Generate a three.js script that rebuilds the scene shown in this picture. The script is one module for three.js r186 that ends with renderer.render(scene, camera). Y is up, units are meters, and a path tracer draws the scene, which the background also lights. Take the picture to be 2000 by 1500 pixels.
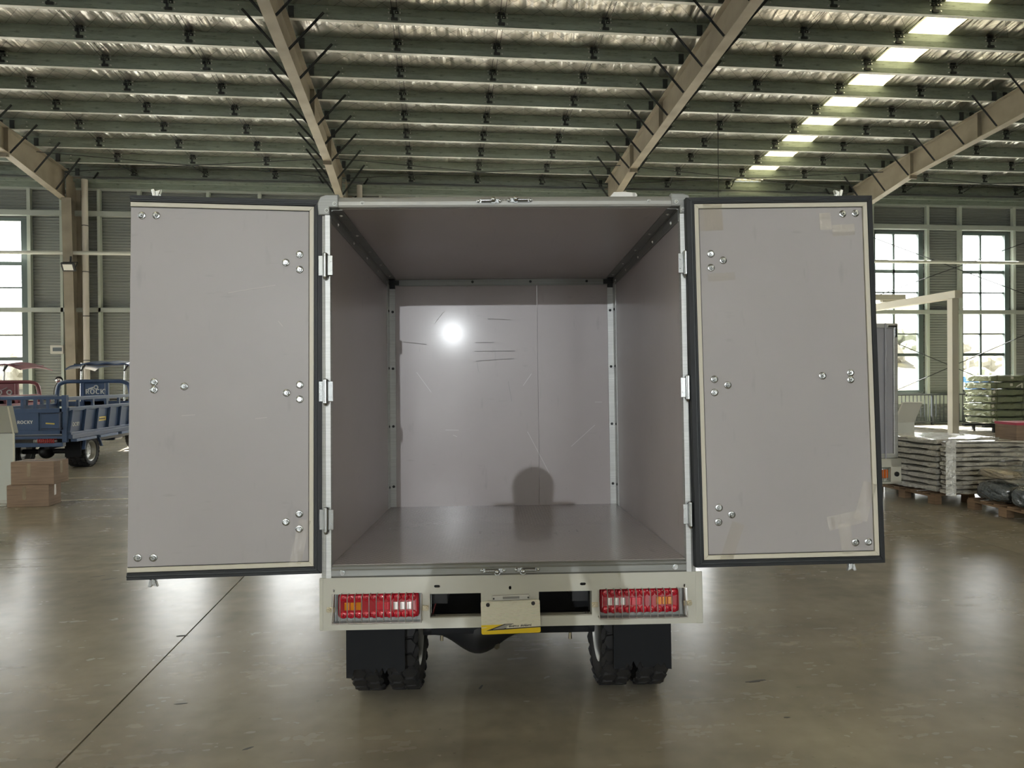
import * as THREE from 'three';
import { mergeGeometries, mergeVertices, toCreasedNormals } from 'three/addons/utils/BufferGeometryUtils.js';
import { RoundedBoxGeometry } from 'three/addons/geometries/RoundedBoxGeometry.js';
import { TextGeometry } from 'three/addons/geometries/TextGeometry.js';
import { FontLoader } from 'three/addons/loaders/FontLoader.js';
import { MarchingCubes } from 'three/addons/objects/MarchingCubes.js';
import { RectAreaLightUniformsLib } from 'three/addons/lights/RectAreaLightUniformsLib.js';

// ---------------------------------------------------------------- camera, sky, lights, exposure
const scene = new THREE.Scene();
const camera = new THREE.PerspectiveCamera(57.45, 2000 / 1500, 0.05, 300);
camera.position.set(0, 1.5, 0);
camera.rotation.set(-0.0070918, -0.106824, -0.008042, 'YXZ');

const renderer = new THREE.WebGLRenderer({ antialias: true });
renderer.toneMapping = THREE.LinearToneMapping;
renderer.toneMappingExposure = 0.8;
renderer.shadowMap.enabled = true;
RectAreaLightUniformsLib.init();

const SKY = [12.2, 12.5, 12.4];                         // overcast white sky
{
  const w = 32, h = 16, d = new Float32Array(w * h * 4);
  for (let y = 0; y < h; y++) for (let x = 0; x < w; x++) {
    const up = (y + 0.5) / h * 2 - 1, k = up < 0 ? 0.45 : 0.92 + 0.16 * up, o = (y * w + x) * 4;
    d[o] = SKY[0] * k; d[o + 1] = SKY[1] * k; d[o + 2] = SKY[2] * k; d[o + 3] = 1;
  }
  const t = new THREE.DataTexture(d, w, h, THREE.RGBAFormat, THREE.FloatType);
  t.mapping = THREE.EquirectangularReflectionMapping; t.magFilter = THREE.LinearFilter; t.minFilter = THREE.LinearFilter; t.needsUpdate = true;
  scene.background = t;
}
const D = 20.5, SLOPE = 0.0796, EAVE = 7.2, BAY = 7.63, COL0 = -2.6;       // half depth of the hall, roof pitch, eave, frame spacing
const roofY = (z) => EAVE + SLOPE * (D - Math.abs(z));                       // underside of the purlins
// sun on the far side of the hall: it falls through the far windows onto the floor below them
const sun = new THREE.DirectionalLight(new THREE.Color().setRGB(1.0, 0.97, 0.9), 120);
sun.position.set(-6, 42, -46); sun.target.position.set(2, 0, -14); sun.castShadow = true; sun.shadow.radius = 2.5; sun.name = 'sun';
sun.shadow.mapSize.set(4096, 4096); Object.assign(sun.shadow.camera, { left: -45, right: 45, top: 45, bottom: -45, near: 1, far: 160 });
scene.add(sun, sun.target);
// area lamps added inside the unseen rear windows, on top of their own daylight
const REAR_WINDOWS = [-11.6, -3.9, 3.9, 11.6];
const REAR_LIGHT = 1.0;
for (const x of REAR_WINDOWS) {
  const l = new THREE.RectAreaLight(new THREE.Color().setRGB(1.0, 0.97, 0.88), REAR_LIGHT, 2.4, 5.0);
  l.position.set(x, 3.6, D - 0.12); l.lookAt(x, 3.6, 0); l.castShadow = true; l.name = 'added_rear_fill'; scene.add(l);
}
const FLOOD = { at: [-2.606, 4.818, 14.637], cd: 300 };                     // floodlight on a column behind the camera

// ---------------------------------------------------------------- helpers
let seedN = 7;
const rnd = () => { seedN = (seedN + 0x6d2b79f5) | 0; let t = Math.imul(seedN ^ (seedN >>> 15), 1 | seedN); t = (t + Math.imul(t ^ (t >>> 7), 61 | t)) ^ t; return ((t ^ (t >>> 14)) >>> 0) / 4294967296; };
const rr = (a, b) => a + (b - a) * rnd();
const hash = (x, y) => { const s = Math.sin(x * 127.1 + y * 311.7) * 43758.5453; return s - Math.floor(s); };
const sm = (t) => t * t * (3 - 2 * t);
function vnoise(x, y, px = 1e9, py = 1e9) {                                  // value noise, periodic if asked
  const xi = Math.floor(x), yi = Math.floor(y), u = sm(x - xi), v = sm(y - yi), m = (a, p) => ((a % p) + p) % p;
  const a = hash(m(xi, px), m(yi, py)), b = hash(m(xi + 1, px), m(yi, py)), c = hash(m(xi, px), m(yi + 1, py)), d = hash(m(xi + 1, px), m(yi + 1, py));
  return a + (b - a) * u + (c - a) * v + (a - b - c + d) * u * v;
}
const fbm = (x, y, o = 4, p = 1e9) => { let s = 0, a = 0.5, f = 1; for (let i = 0; i < o; i++) { s += a * vnoise(x * f + i * 17.3, y * f + i * 9.1, p * f, p * f); a /= 2; f *= 2; } return s; };
const fbmP = (u, v, n, m, o = 4) => { let s = 0, a = 0.5, f = 1; for (let i = 0; i < o; i++) { s += a * vnoise(u * n * f, v * m * f, n * f, m * f); a /= 2; f *= 2; } return s; };
function dataTex(w, h, fn, srgb, rx = 1, ry = 1) {                            // colours in bytes, everything else in floats so that relief has no steps
  const d = srgb ? new Uint8Array(w * h * 4) : new Float32Array(w * h * 4), top = srgb ? 255 : 1;
  for (let y = 0; y < h; y++) for (let x = 0; x < w; x++) {
    const c = fn((x + 0.5) / w, (y + 0.5) / h), o = (y * w + x) * 4;
    for (let k = 0; k < 3; k++) d[o + k] = Math.max(0, Math.min(1, typeof c === 'number' ? c : c[k])) * top;
    d[o + 3] = top;
  }
  const t = new THREE.DataTexture(d, w, h, THREE.RGBAFormat, srgb ? THREE.UnsignedByteType : THREE.FloatType);
  t.wrapS = t.wrapT = THREE.RepeatWrapping; t.magFilter = THREE.LinearFilter; t.minFilter = THREE.LinearMipmapLinearFilter; t.generateMipmaps = true;
  t.repeat.set(rx, ry); if (srgb) t.colorSpace = THREE.SRGBColorSpace; t.needsUpdate = true; return t;
}
const lin = (r, g, b) => new THREE.Color().setRGB(r, g, b);
function M(c, rough = 0.6, metal = 0, extra = {}) {
  const m = new THREE.MeshPhysicalMaterial({ roughness: rough, metalness: metal, side: THREE.DoubleSide, ...extra });
  m.color.copy(lin(...c)); return m;
}
// geometry bits -> non-indexed position/normal/uv, uv in metres by the dominant axis
const tmpM = new THREE.Matrix4(), UPV = new THREE.Vector3(0, 1, 0);
function plain(g, keepUV) {
  let n = g.index ? g.toNonIndexed() : g;
  for (const k of Object.keys(n.attributes)) if (!['position', 'normal', 'uv'].includes(k)) n.deleteAttribute(k);
  if (!n.attributes.normal) n.computeVertexNormals();
  if (!keepUV) {
    const p = n.attributes.position, q = n.attributes.normal, uv = new Float32Array(p.count * 2);
    for (let i = 0; i < p.count; i += 3) {
      const ax = Math.abs(q.getX(i) + q.getX(i + 1) + q.getX(i + 2)), ay = Math.abs(q.getY(i) + q.getY(i + 1) + q.getY(i + 2)), az = Math.abs(q.getZ(i) + q.getZ(i + 1) + q.getZ(i + 2));
      for (let k = i; k < i + 3; k++) {
        if (ay >= ax && ay >= az) { uv[2 * k] = p.getX(k); uv[2 * k + 1] = p.getZ(k); } else if (ax >= az) { uv[2 * k] = p.getZ(k); uv[2 * k + 1] = p.getY(k); } else { uv[2 * k] = p.getX(k); uv[2 * k + 1] = p.getY(k); }
      }
    }
    n.setAttribute('uv', new THREE.BufferAttribute(uv, 2));
  }
  n.groups = []; n.clearGroups?.(); return n;
}
const tr = (g, x = 0, y = 0, z = 0, rx = 0, ry = 0, rz = 0) => { g.applyMatrix4(tmpM.makeRotationFromEuler(new THREE.Euler(rx, ry, rz)).setPosition(x, y, z)); return g; };
const box = (w, h, d, x = 0, y = 0, z = 0, rx = 0, ry = 0, rz = 0) => tr(new THREE.BoxGeometry(w, h, d), x, y, z, rx, ry, rz);
const bx = (x0, x1, y0, y1, z0, z1) => box(x1 - x0, y1 - y0, z1 - z0, (x0 + x1) / 2, (y0 + y1) / 2, (z0 + z1) / 2);
const rbox = (w, h, d, r, x = 0, y = 0, z = 0, rx = 0, ry = 0, rz = 0, s = 2) => tr(new RoundedBoxGeometry(w, h, d, s, Math.min(r, w / 2.01, h / 2.01, d / 2.01)), x, y, z, rx, ry, rz);
const rbx = (x0, x1, y0, y1, z0, z1, r = 0.004) => rbox(x1 - x0, y1 - y0, z1 - z0, r, (x0 + x1) / 2, (y0 + y1) / 2, (z0 + z1) / 2, 0, 0, 0, 1);
const cyl = (r0, r1, h, x = 0, y = 0, z = 0, rx = 0, ry = 0, rz = 0, n = 20) => tr(new THREE.CylinderGeometry(r1, r0, h, n), x, y, z, rx, ry, rz);
const sph = (r, x, y, z, sx = 1, sy = 1, sz = 1, n = 16) => { const g = new THREE.SphereGeometry(r, n, Math.ceil(n * 0.7)); g.scale(sx, sy, sz); return tr(g, x, y, z); };
function bar(a, b, w, h = w, roll = 0) {                                     // square bar from a to b
  const A = new THREE.Vector3(...a), B = new THREE.Vector3(...b), L = A.distanceTo(B), g = new THREE.BoxGeometry(w, h, L);
  if (roll) g.rotateZ(roll);
  const o = new THREE.Object3D(); o.position.copy(A).lerp(B, 0.5); o.lookAt(B); o.updateMatrix(); g.applyMatrix4(o.matrix); return g;
}
function rod(a, b, r, n = 10, r2 = r) {
  const A = new THREE.Vector3(...a), B = new THREE.Vector3(...b), g = new THREE.CylinderGeometry(r2, r, A.distanceTo(B), n);
  g.applyMatrix4(tmpM.makeRotationFromQuaternion(new THREE.Quaternion().setFromUnitVectors(UPV, B.clone().sub(A).normalize())).setPosition(A.lerp(B, 0.5))); return g;
}
const tube = (pts, r, seg = 24, n = 8, tension = 0.5) => new THREE.TubeGeometry(new THREE.CatmullRomCurve3(pts.map((p) => new THREE.Vector3(...p)), false, 'catmullrom', tension), seg, r, n, false);
const path = (pts, r, n = 8) => { const c = new THREE.CurvePath(); for (let i = 0; i + 1 < pts.length; i++) c.add(new THREE.LineCurve3(new THREE.Vector3(...pts[i]), new THREE.Vector3(...pts[i + 1]))); return mergeGeometries([...Array(pts.length - 1)].map((_, i) => plain(rod(pts[i], pts[i + 1], r, n))).concat(pts.slice(1, -1).map((p) => plain(sph(r, ...p, 1, 1, 1, 8))))); };
function poly(pts, holes = []) { const s = new THREE.Shape(pts.map((p) => new THREE.Vector2(...p))); for (const h of holes) s.holes.push(new THREE.Path(h.map((p) => new THREE.Vector2(...p)))); return s; }
const ext = (shape, depth, bevel = 0, seg = 1) => new THREE.ExtrudeGeometry(shape, { depth, bevelEnabled: bevel > 0, bevelThickness: bevel, bevelSize: bevel, bevelOffset: -bevel, bevelSegments: seg, curveSegments: 8 });
const alongX = (pts, x0, x1) => { const g = ext(poly(pts.map(([y, z]) => [-z, y])), x1 - x0); g.rotateY(Math.PI / 2); g.translate(x0, 0, 0); return g; };   // (y, z) profile swept along x
const alongY = (pts, y0, y1) => { const g = ext(poly(pts.map(([x, z]) => [x, -z])), y1 - y0); g.rotateX(-Math.PI / 2); g.translate(0, y0, 0); return g; };   // (x, z) profile swept along y
const rrect = (x0, x1, y0, y1, r, n = 5) => { const p = []; for (const [cx, cy, a] of [[x1 - r, y1 - r, 0], [x0 + r, y1 - r, 1], [x0 + r, y0 + r, 2], [x1 - r, y0 + r, 3]]) for (let i = 0; i <= n; i++) { const t = (a + i / n) * Math.PI / 2; p.push([cx + r * Math.cos(t), cy + r * Math.sin(t)]); } return p; };
const counts = {};
const numbered = (n) => { const k = counts[n] ?? 0; counts[n] = k + 1; return k ? n + '_' + String(k).padStart(3, '0') : n; };
const partCounts = new Map();
function partName(parent, n) { let m = partCounts.get(parent); if (!m) partCounts.set(parent, m = {}); const k = m[n] ?? 0; m[n] = k + 1; return k ? n + '_' + String(k).padStart(3, '0') : n; }
function shade(o) { o.castShadow = o.receiveShadow = true; return o; }
function geo(list, keepUV) { list = [].concat(list); return list.length === 1 ? plain(list[0], keepUV) : mergeGeometries(list.map((g) => plain(g, keepUV))); }
function part(parent, name, list, material, opt = {}) {
  const m = shade(new THREE.Mesh(list.isBufferGeometry && opt.raw ? list : geo(list, opt.keepUV), material));
  m.name = parent === scene ? numbered(name) : partName(parent, name); if (opt.label) m.userData.label = opt.label; if (opt.kind) m.userData.kind = opt.kind;
  parent.add(m); return m;
}
function again(parent, name, src, x = 0, y = 0, z = 0, rx = 0, ry = 0, rz = 0) {      // another mesh with the same geometry and material
  const m = shade(new THREE.Mesh(src.geometry, src.material)); m.name = partName(parent, name); m.position.set(x, y, z); m.rotation.set(rx, ry, rz); parent.add(m); return m;
}
function thing(name, label, category, pos = [0, 0, 0], ry = 0, group) {
  const o = new THREE.Group(); o.name = numbered(name); o.position.set(...pos); o.rotation.y = ry;
  o.userData = { label, category }; if (group) o.userData.group = group; scene.add(o); return o;
}
function structure(name) { const o = new THREE.Group(); o.name = numbered(name); o.userData.kind = 'structure'; scene.add(o); return o; }
const sub = (parent, name, pos = [0, 0, 0]) => { const o = new THREE.Group(); o.name = partName(parent, name); o.position.set(...pos); parent.add(o); return o; };
const font = await new FontLoader().loadAsync('fonts/droid/droid_sans_bold.typeface.json');
function lettering(text, size, depth = 0.002) { const g = new TextGeometry(text, { font, size, depth, curveSegments: 4 }); g.computeBoundingBox(); const b = g.boundingBox; g.translate(-(b.min.x + b.max.x) / 2, -(b.min.y + b.max.y) / 2, 0); return g; }

// ---------------------------------------------------------------- materials
const concreteMap = dataTex(1024, 1024, (u, v) => {
  const a = fbmP(u, v, 5, 5, 5), b = fbmP(u, v, 60, 60, 3), c = fbmP(u + 0.3, v, 9, 34, 4), sp = fbmP(u, v, 160, 160, 2);
  let k = 0.60 + 0.16 * (a - 0.5) + 0.08 * (b - 0.5) + 0.10 * (c - 0.5);
  if (sp > 0.66) k -= (sp - 0.66) * 1.2;
  return [k * 0.98, k * 0.955, k * 0.89];
}, true, 0.22, 0.22);
const concreteRough = dataTex(1024, 1024, (u, v) => { const a = fbmP(u, v, 7, 9, 5), b = fbmP(u + 0.5, v, 24, 90, 3), c = fbmP(u, v, 120, 120, 2); return 0.255 + 0.05 * (a - 0.45) + 0.05 * (b - 0.42) + 0.02 * (c - 0.4); }, false, 0.31, 0.31);
const concreteBump = dataTex(1024, 1024, (u, v) => 0.55 * fbmP(u, v, 12, 40, 4) + 0.45 * fbmP(u, v, 90, 130, 2), false, 0.37, 0.37);
const floorMat = M([1.0, 0.95, 0.86], 1, 0, { map: concreteMap, roughnessMap: concreteRough, bumpMap: concreteBump, bumpScale: 0.0002, specularIntensity: 0.55, ior: 1.5 });
const jointMat = M([0.02, 0.02, 0.022], 0.8);
const foilBump = dataTex(512, 512, (u, v) => 0.6 * fbmP(u, v, 60, 9, 3) + 0.4 * fbmP(u, v, 24, 24, 3), false, 0.8, 0.8);
const foilMat = M([0.86, 0.83, 0.78], 0.31, 1, { bumpMap: foilBump, bumpScale: 0.004 });
const zincMap = dataTex(512, 512, (u, v) => { const a = fbmP(u, v, 6, 10, 5), b = fbmP(u, v, 30, 120, 3), s = fbmP(u + 0.2, v, 14, 40, 4); let k = 0.88 + 0.2 * (a - 0.5) + 0.1 * (b - 0.5); if (s > 0.62) k -= (s - 0.62) * 1.5; return [k * 0.95, k, k * 0.96]; }, true, 0.5, 1.5);
const zincMat = M([0.37, 0.39, 0.365], 0.48, 0.15, { map: zincMap });
const zincLight = M([0.55, 0.56, 0.52], 0.4, 0.2);
const darkSteel = M([0.035, 0.04, 0.042], 0.6, 0.2);
const boltMat = M([0.9, 0.9, 0.88], 0.25, 0.4);
const beamMap = dataTex(256, 256, (u, v) => { const k = 0.86 + 0.2 * (fbmP(u, v, 8, 8, 4) - 0.5); return [k, k * 0.985, k * 0.95]; }, true, 0.4, 0.4);
const beamMat = M([0.42, 0.385, 0.325], 0.55, 0, { map: beamMap });
const cladMat = M([0.25, 0.27, 0.255], 0.5, 0);
const trimMat = M([0.46, 0.51, 0.455], 0.5, 0);
const girtMat = M([0.38, 0.415, 0.385], 0.5, 0);
const winFrame = M([0.1, 0.13, 0.125], 0.45, 0.2);
const glassMat = new THREE.MeshPhysicalMaterial({ color: 0xffffff, roughness: 0.02, metalness: 0, transmission: 1, thickness: 0, ior: 1.5, side: THREE.DoubleSide });
const skylightMap = dataTex(256, 64, (u, v) => { const k = 0.86 + 0.14 * Math.sin(u * Math.PI * 8) ** 2; return [k, k * 0.985, k * 0.83]; }, true);
const skylightMat = new THREE.MeshPhysicalMaterial({ color: lin(0.2, 0.18, 0.11), roughness: 0.9, transmission: 0.7, thickness: 0, side: THREE.DoubleSide });

// ---------------------------------------------------------------- the hall: floor
const X0 = COL0 - 3 * BAY, X1 = COL0 + 4 * BAY;                               // gable walls
{
  const f = structure('floor');
  part(f, 'subbase', bx(X0 - 0.3, X1 + 0.3, -0.3, -0.05, -D - 0.15, D + 0.3), jointMat);
  const xs = [X0 - 0.2]; for (let k = -4; k <= 4; k++) { const x = -1.487 + 6.35 * k; if (x > X0 && x < X1) xs.push(x); } xs.push(X1 + 0.2);
  const zs = [-D - 0.1, -12.62, -6.37, -6.09, 0.26, 6.6, 12.95, D + 0.2];
  for (let i = 0; i + 1 < xs.length; i++) for (let j = 0; j + 1 < zs.length; j++)
    part(f, 'slab', bx(xs[i] + 0.0045, xs[i + 1] - 0.0045, -0.06, 0, zs[j] + 0.003, zs[j + 1] - 0.003), floorMat);
  const paint = M([0.62, 0.56, 0.36], 0.5);  // pale yellow of the thin strips across the slabs
  part(f, 'pale_strip', bx(-7.9, -2.2, -0.001, 0.0015, -9.50, -9.46), paint);
  part(f, 'pale_strip', bx(-8.4, -2.2, -0.001, 0.0015, -11.69, -11.64), paint);
  // rubber scuffs and cracks
  const scuff = M([0.08, 0.075, 0.068], 0.7);
  const blob = (x, z, w, d, a) => { const p = []; for (let i = 0; i < 14; i++) { const t = i / 14 * Math.PI * 2, k = 0.7 + 0.5 * hash(i + x * 3, z); p.push([Math.cos(t) * w / 2 * k, Math.sin(t) * d / 2 * k]); } const g = ext(poly(p), 0.0012); g.rotateX(-Math.PI / 2); return tr(g, x, -0.0004, z, 0, a, 0); };
  for (const [x, z, w, d, a] of [[-2.69, -5.58, 0.02, 0.006, 0.3], [-1.51, -4.31, 0.06, 0.025, 0.1], [-2.62, -5.72, 0.11, 0.012, 0.45], [-2.5, -5.63, 0.1, 0.012, 0.5], [1.55, -3.3, 0.11, 0.02, 0.12], [1.52, -2.93, 0.03, 0.012, 0], [1.5, -2.52, 0.03, 0.015, 0.3], [0.33, -2.42, 0.05, 0.09, 0.5], [-0.78, -2.95, 0.04, 0.014, 0.5], [-1.2, -3.4, 0.06, 0.012, 0.1], [-0.42, -2.6, 0.02, 0.012, 0], [0.2, -3.4, 0.05, 0.012, 1.2]])
    part(f, 'scuff_mark', blob(x, z, w, d, a), scuff);
}

// ---------------------------------------------------------------- the hall: roof
const ceiling = structure('ceiling');
const cols = []; for (let k = -3; k <= 4; k++) cols.push(COL0 + k * BAY);
const SKY_X = [9.05, 9.88];
{
  const deckMat = foilMat, tilt = Math.atan(SLOPE);
  // steel deck above the foil, both slopes, in three bands; skylight strips are left open
  const ZF = -7.65;                                                             // from here back the roof is out of the picture
  const strip = (x0, x1, za, zb) => { const y = (z) => roofY(z) + 0.42; return alongX([[y(za), za], [y(zb), zb], [y(zb) + 0.05, zb], [y(za) + 0.05, za]], x0, x1); };
  const open = [-21.47, -6.21, 9.05].map((x) => [x, x + 0.83]);  // out of view; strips in the other bays added for more ambient light
  for (const [za, zb, holes] of [[-D - 0.3, ZF, [SKY_X]], [ZF, 0, open], [0, D + 0.3, open]]) {
    let a = X0 - 0.3;
    for (const [s0, s1] of holes) { part(ceiling, 'roof_deck', strip(a, s0, za, zb), deckMat); a = s1; }
    part(ceiling, 'roof_deck', strip(a, X1 + 0.3, za, zb), deckMat);
  }
  // translucent skylight panels, ribbed, one per purlin gap in view, longer ones elsewhere
  const ribbed = (x0, x1, z0, z1) => {
    const n = 32, g = new THREE.PlaneGeometry(x1 - x0, Math.abs(z1 - z0), n, 1); g.rotateX(-Math.PI / 2);
    const p = g.attributes.position, zc = (z0 + z1) / 2;
    for (let i = 0; i < p.count; i++) { const u = (p.getX(i) - (x0 - x1) / 2) / (x1 - x0), z = p.getZ(i) + zc; p.setXYZ(i, p.getX(i) + (x0 + x1) / 2, roofY(z) + 0.27 + 0.016 * (Math.sin(u * Math.PI * 10) > 0.3 ? 1 : 0), z); }
    g.computeVertexNormals(); return g;
  };
  const pz = []; for (let i = -5; i <= 8; i++) pz.push(-12.6 - 0.99 * i);
  for (let i = 0; i + 1 < pz.length; i++) part(ceiling, 'skylight_panel', ribbed(SKY_X[0] - 0.04, SKY_X[1] + 0.04, pz[i], pz[i + 1]), skylightMat, { label: 'translucent pale yellow skylight sheet' });
  for (const [s0, s1] of open) { part(ceiling, 'skylight_panel', ribbed(s0 - 0.02, s1 + 0.02, 0.02, D), skylightMat); part(ceiling, 'skylight_panel', ribbed(s0 - 0.02, s1 + 0.02, ZF, -0.02), skylightMat); }

  // crinkled foil insulation between the purlins
  const NET = 0.35;
  const foil = (x0, x1, z0, z1) => {
    const nx = Math.max(4, Math.round((x1 - x0) / 0.022)), nz = 10, g = new THREE.PlaneGeometry(x1 - x0, z0 - z1, nx, nz); g.rotateX(-Math.PI / 2);
    const p = g.attributes.position;
    for (let i = 0; i < p.count; i++) {
      const x = p.getX(i) + (x0 + x1) / 2, z = p.getZ(i) + (z0 + z1) / 2, t = (z - z1) / (z0 - z1), e = Math.sin(Math.PI * t);
      const q = Math.abs(Math.sin(Math.PI * (x + z) / NET)) * Math.abs(Math.sin(Math.PI * (x - z) / NET));
      const w = 0.03 * (vnoise(x * 10 + z * 1.2, z * 1.3) - 0.5) + 0.02 * (vnoise(x * 4 + 40, z * 2) - 0.5) + 0.02 * (Math.abs(vnoise(x * 21 + z * 2, z * 1.4) - 0.5)) + 0.01 * (vnoise(x * 33 + z * 3, z * 2) - 0.5);
      p.setXYZ(i, x, roofY(z) + 0.253 + e * (0.03 - 0.009 * q) + w * Math.min(1, 3 * e), z);
    }
    g.computeVertexNormals(); return g;
  };
  const wires = [];
  for (let i = 0; i + 1 < pz.length; i++) for (let b = 1; b <= 5; b++) {
    const a = cols[b], c = cols[b + 1], spans = b === 4 ? [[a, SKY_X[0]], [SKY_X[1], c]] : [[a, c]];
    for (const [x0, x1] of spans) {
      part(ceiling, 'insulation_sheet', foil(x0, x1, pz[i], pz[i + 1]), foilMat);
      for (let x = Math.ceil((x0 - 1) / NET) * NET; x < x1; x += NET) for (const s of [1, -1]) {
        const xa = s > 0 ? x : x + 1, xb = s > 0 ? x + 0.99 : x + 0.01; if (Math.min(xa, xb) < x0 || Math.max(xa, xb) > x1) continue;
        wires.push(bar([xa, roofY(pz[i]) + 0.243, pz[i]], [(xa + xb) / 2, roofY(pz[i] - 0.495) + 0.262, pz[i] - 0.495], 0.0028, 0.002), bar([(xa + xb) / 2, roofY(pz[i] - 0.495) + 0.262, pz[i] - 0.495], [xb, roofY(pz[i + 1]) + 0.243, pz[i + 1]], 0.0028, 0.002));
      }
    }
  }
  part(ceiling, 'wire_netting', wires, darkSteel, { kind: 'stuff' });

  // purlins with their bridging brackets and bolts
  const prof = [[0, -0.07], [0, 0], [0.1, 0.014], [0.25, 0], [0.25, -0.07], [0.245, -0.07], [0.245, -0.006], [0.1, 0.008], [0.005, -0.006], [0.005, -0.07]];
  const pg = geo(alongX(prof, 0, BAY)), lip = geo([bx(0, BAY, -0.003, 0.001, -0.075, 0.006)]);
  const br = geo([bx(-0.075, -0.015, 0.145, 0.2, 0.0, 0.035), bx(0.01, 0.075, 0.15, 0.2, 0.0, 0.03), bx(-0.06, 0.06, 0.03, 0.075, 0.01, 0.04), bx(-0.045, 0.0, 0.075, 0.15, 0.008, 0.022), bx(-0.06, 0.055, 0.22, 0.262, -0.02, 0.03)]);
  const stud = (x, y, z = 0.02) => cyl(0.014, 0.012, 0.024, x, y, z, Math.PI / 2, 0, 0, 8);
  const bo = geo([-0.1, -0.045, 0.04, 0.1].flatMap((x) => [stud(x, 0.055), stud(x, 0.165), stud(x, 0.235, 0.012)]));
  const lap = geo([0.06, 0.17].map((y) => stud(0, y)));
  for (const z of pz) for (let b = 1; b <= 5; b++) {
    const m = shade(new THREE.Mesh(pg, zincMat)); m.name = partName(ceiling, 'purlin'); m.position.set(cols[b], roofY(z), z); ceiling.add(m);
    again(m, 'bottom_flange', { geometry: lip, material: zincLight });
    for (let k = 1; k <= 3; k++) {
      const x = BAY * k / 4 + 0.01 * (hash(k, z) - 0.5);
      again(m, 'bridging_bracket', { geometry: br, material: darkSteel }, x);
      again(m, 'bolt_set', { geometry: bo, material: boltMat }, x);
    }
    for (const x of [0.75, BAY - 0.75]) again(m, 'bolt_set', { geometry: lap, material: boltMat }, x);
  }
  for (let b = 1; b <= 5; b++) for (let k = 1; k <= 3; k++) {
    const x = cols[b] + BAY * k / 4, e = (z, dy) => roofY(z) + dy;
    for (const s of [-0.04, 0.05]) part(ceiling, 'tie_rod', rod([x + s, e(pz[0], 0.17), pz[0]], [x + s, e(pz[13], 0.17), pz[13]], 0.005, 6), darkSteel);
    part(ceiling, 'tie_strut', rod([x - 0.16, e(pz[12], 0.06), pz[12]], [x + 0.1, e(pz[13], 0.08), pz[13] + 0.03], 0.012, 6), darkSteel);
  }
  // rafters: welded I-beams with fly braces down to the bottom flange
  const zk = 17.45, zw = 20.1, dk = 0.6, dw = 0.8;
  const top = (z) => SLOPE * (D - z), rel = (z) => EAVE + top(z);
  const web = () => { const g = ext(poly([[zw, rel(zw) - 0.01], [0, rel(0) - 0.01], [0, rel(0) - dk], [zk, rel(zk) - dk], [zw, rel(zw) - dw]]), 0.012); g.rotateY(Math.PI / 2); g.translate(-0.006, 0, 0); return g; };
  const raf = geo([web(), bar([0, rel(zw) - 0.012, -zw], [0, rel(0) - 0.012, 0], 0.2, 0.022), bar([0, rel(zw) - dw, -zw], [0, rel(zk) - dk, -zk], 0.2, 0.022), bar([0, rel(zk) - dk, -zk], [0, rel(0) - dk, 0], 0.2, 0.022)]);
  const splice = geo([bx(-0.1, 0.1, rel(zk) - dk - 0.1, rel(zk), -zk - 0.02, -zk + 0.02), ...[-0.06, 0.06].map((x) => cyl(0.014, 0.014, 0.07, x, rel(zk) - dk - 0.06, -zk, Math.PI / 2, 0, 0, 8)), bx(-0.1, 0.1, rel(15.1) - dk, rel(15.1), -15.105, -15.095)]);
  for (const x of cols.slice(1, -1)) {
    const m = shade(new THREE.Mesh(raf, beamMat)); m.name = partName(ceiling, 'rafter'); m.position.x = x + (x === cols[2] ? 0.3 : 0); ceiling.add(m);
    again(m, 'splice_plate', { geometry: splice, material: beamMat });
    for (const z of pz) for (const s of [1, -1]) {
      if (z > -9) continue;
      const yb = roofY(z) - (z < -zk ? dk + (dw - dk) * (-z - zk) / (zw - zk) : dk) + 0.03;
      part(m, 'fly_brace', [bar([s * 0.09, yb, z + 0.04], [s * 0.69, roofY(z) + 0.1, z + 0.04], 0.045, 0.006), bar([s * 0.09, yb, z + 0.04], [s * 0.69, roofY(z) + 0.1, z + 0.04], 0.006, 0.045)], darkSteel);
      part(m, 'cleat', bx(s * 0.13 - 0.05, s * 0.13 + 0.05, roofY(z) + 0.01, roofY(z) + 0.2, z, z + 0.03), darkSteel);
    }
    const q = shade(new THREE.Mesh(raf, beamMat)); q.name = partName(ceiling, 'rafter'); q.position.x = x; q.rotation.y = Math.PI; ceiling.add(q);
  }
  // roof bracing rods by the eave
  for (const [a, b] of [[cols[2], cols[3]], [cols[3], cols[4]], [cols[4], cols[5]], [cols[5], cols[6]]]) for (const s of [0, 1])
    part(ceiling, 'bracing_rod', rod([s ? a : b, roofY(-20.2) - 0.03, -20.2], [s ? b : a, roofY(-18.7) - 0.05, -18.7], 0.011, 6), darkSteel);
  // eave gutter beam
  part(ceiling, 'eave_beam', [bx(X0, X1, 6.98, 7.06, -20.4, -20.28), bx(X0, X1, 6.84, 6.98, -20.44, -20.38)], zincMat);
  part(ceiling, 'hanging_cable', rod([6.5, 7.62, -15.6], [6.5, 4.6, -15.6], 0.008, 6), darkSteel);
}

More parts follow.
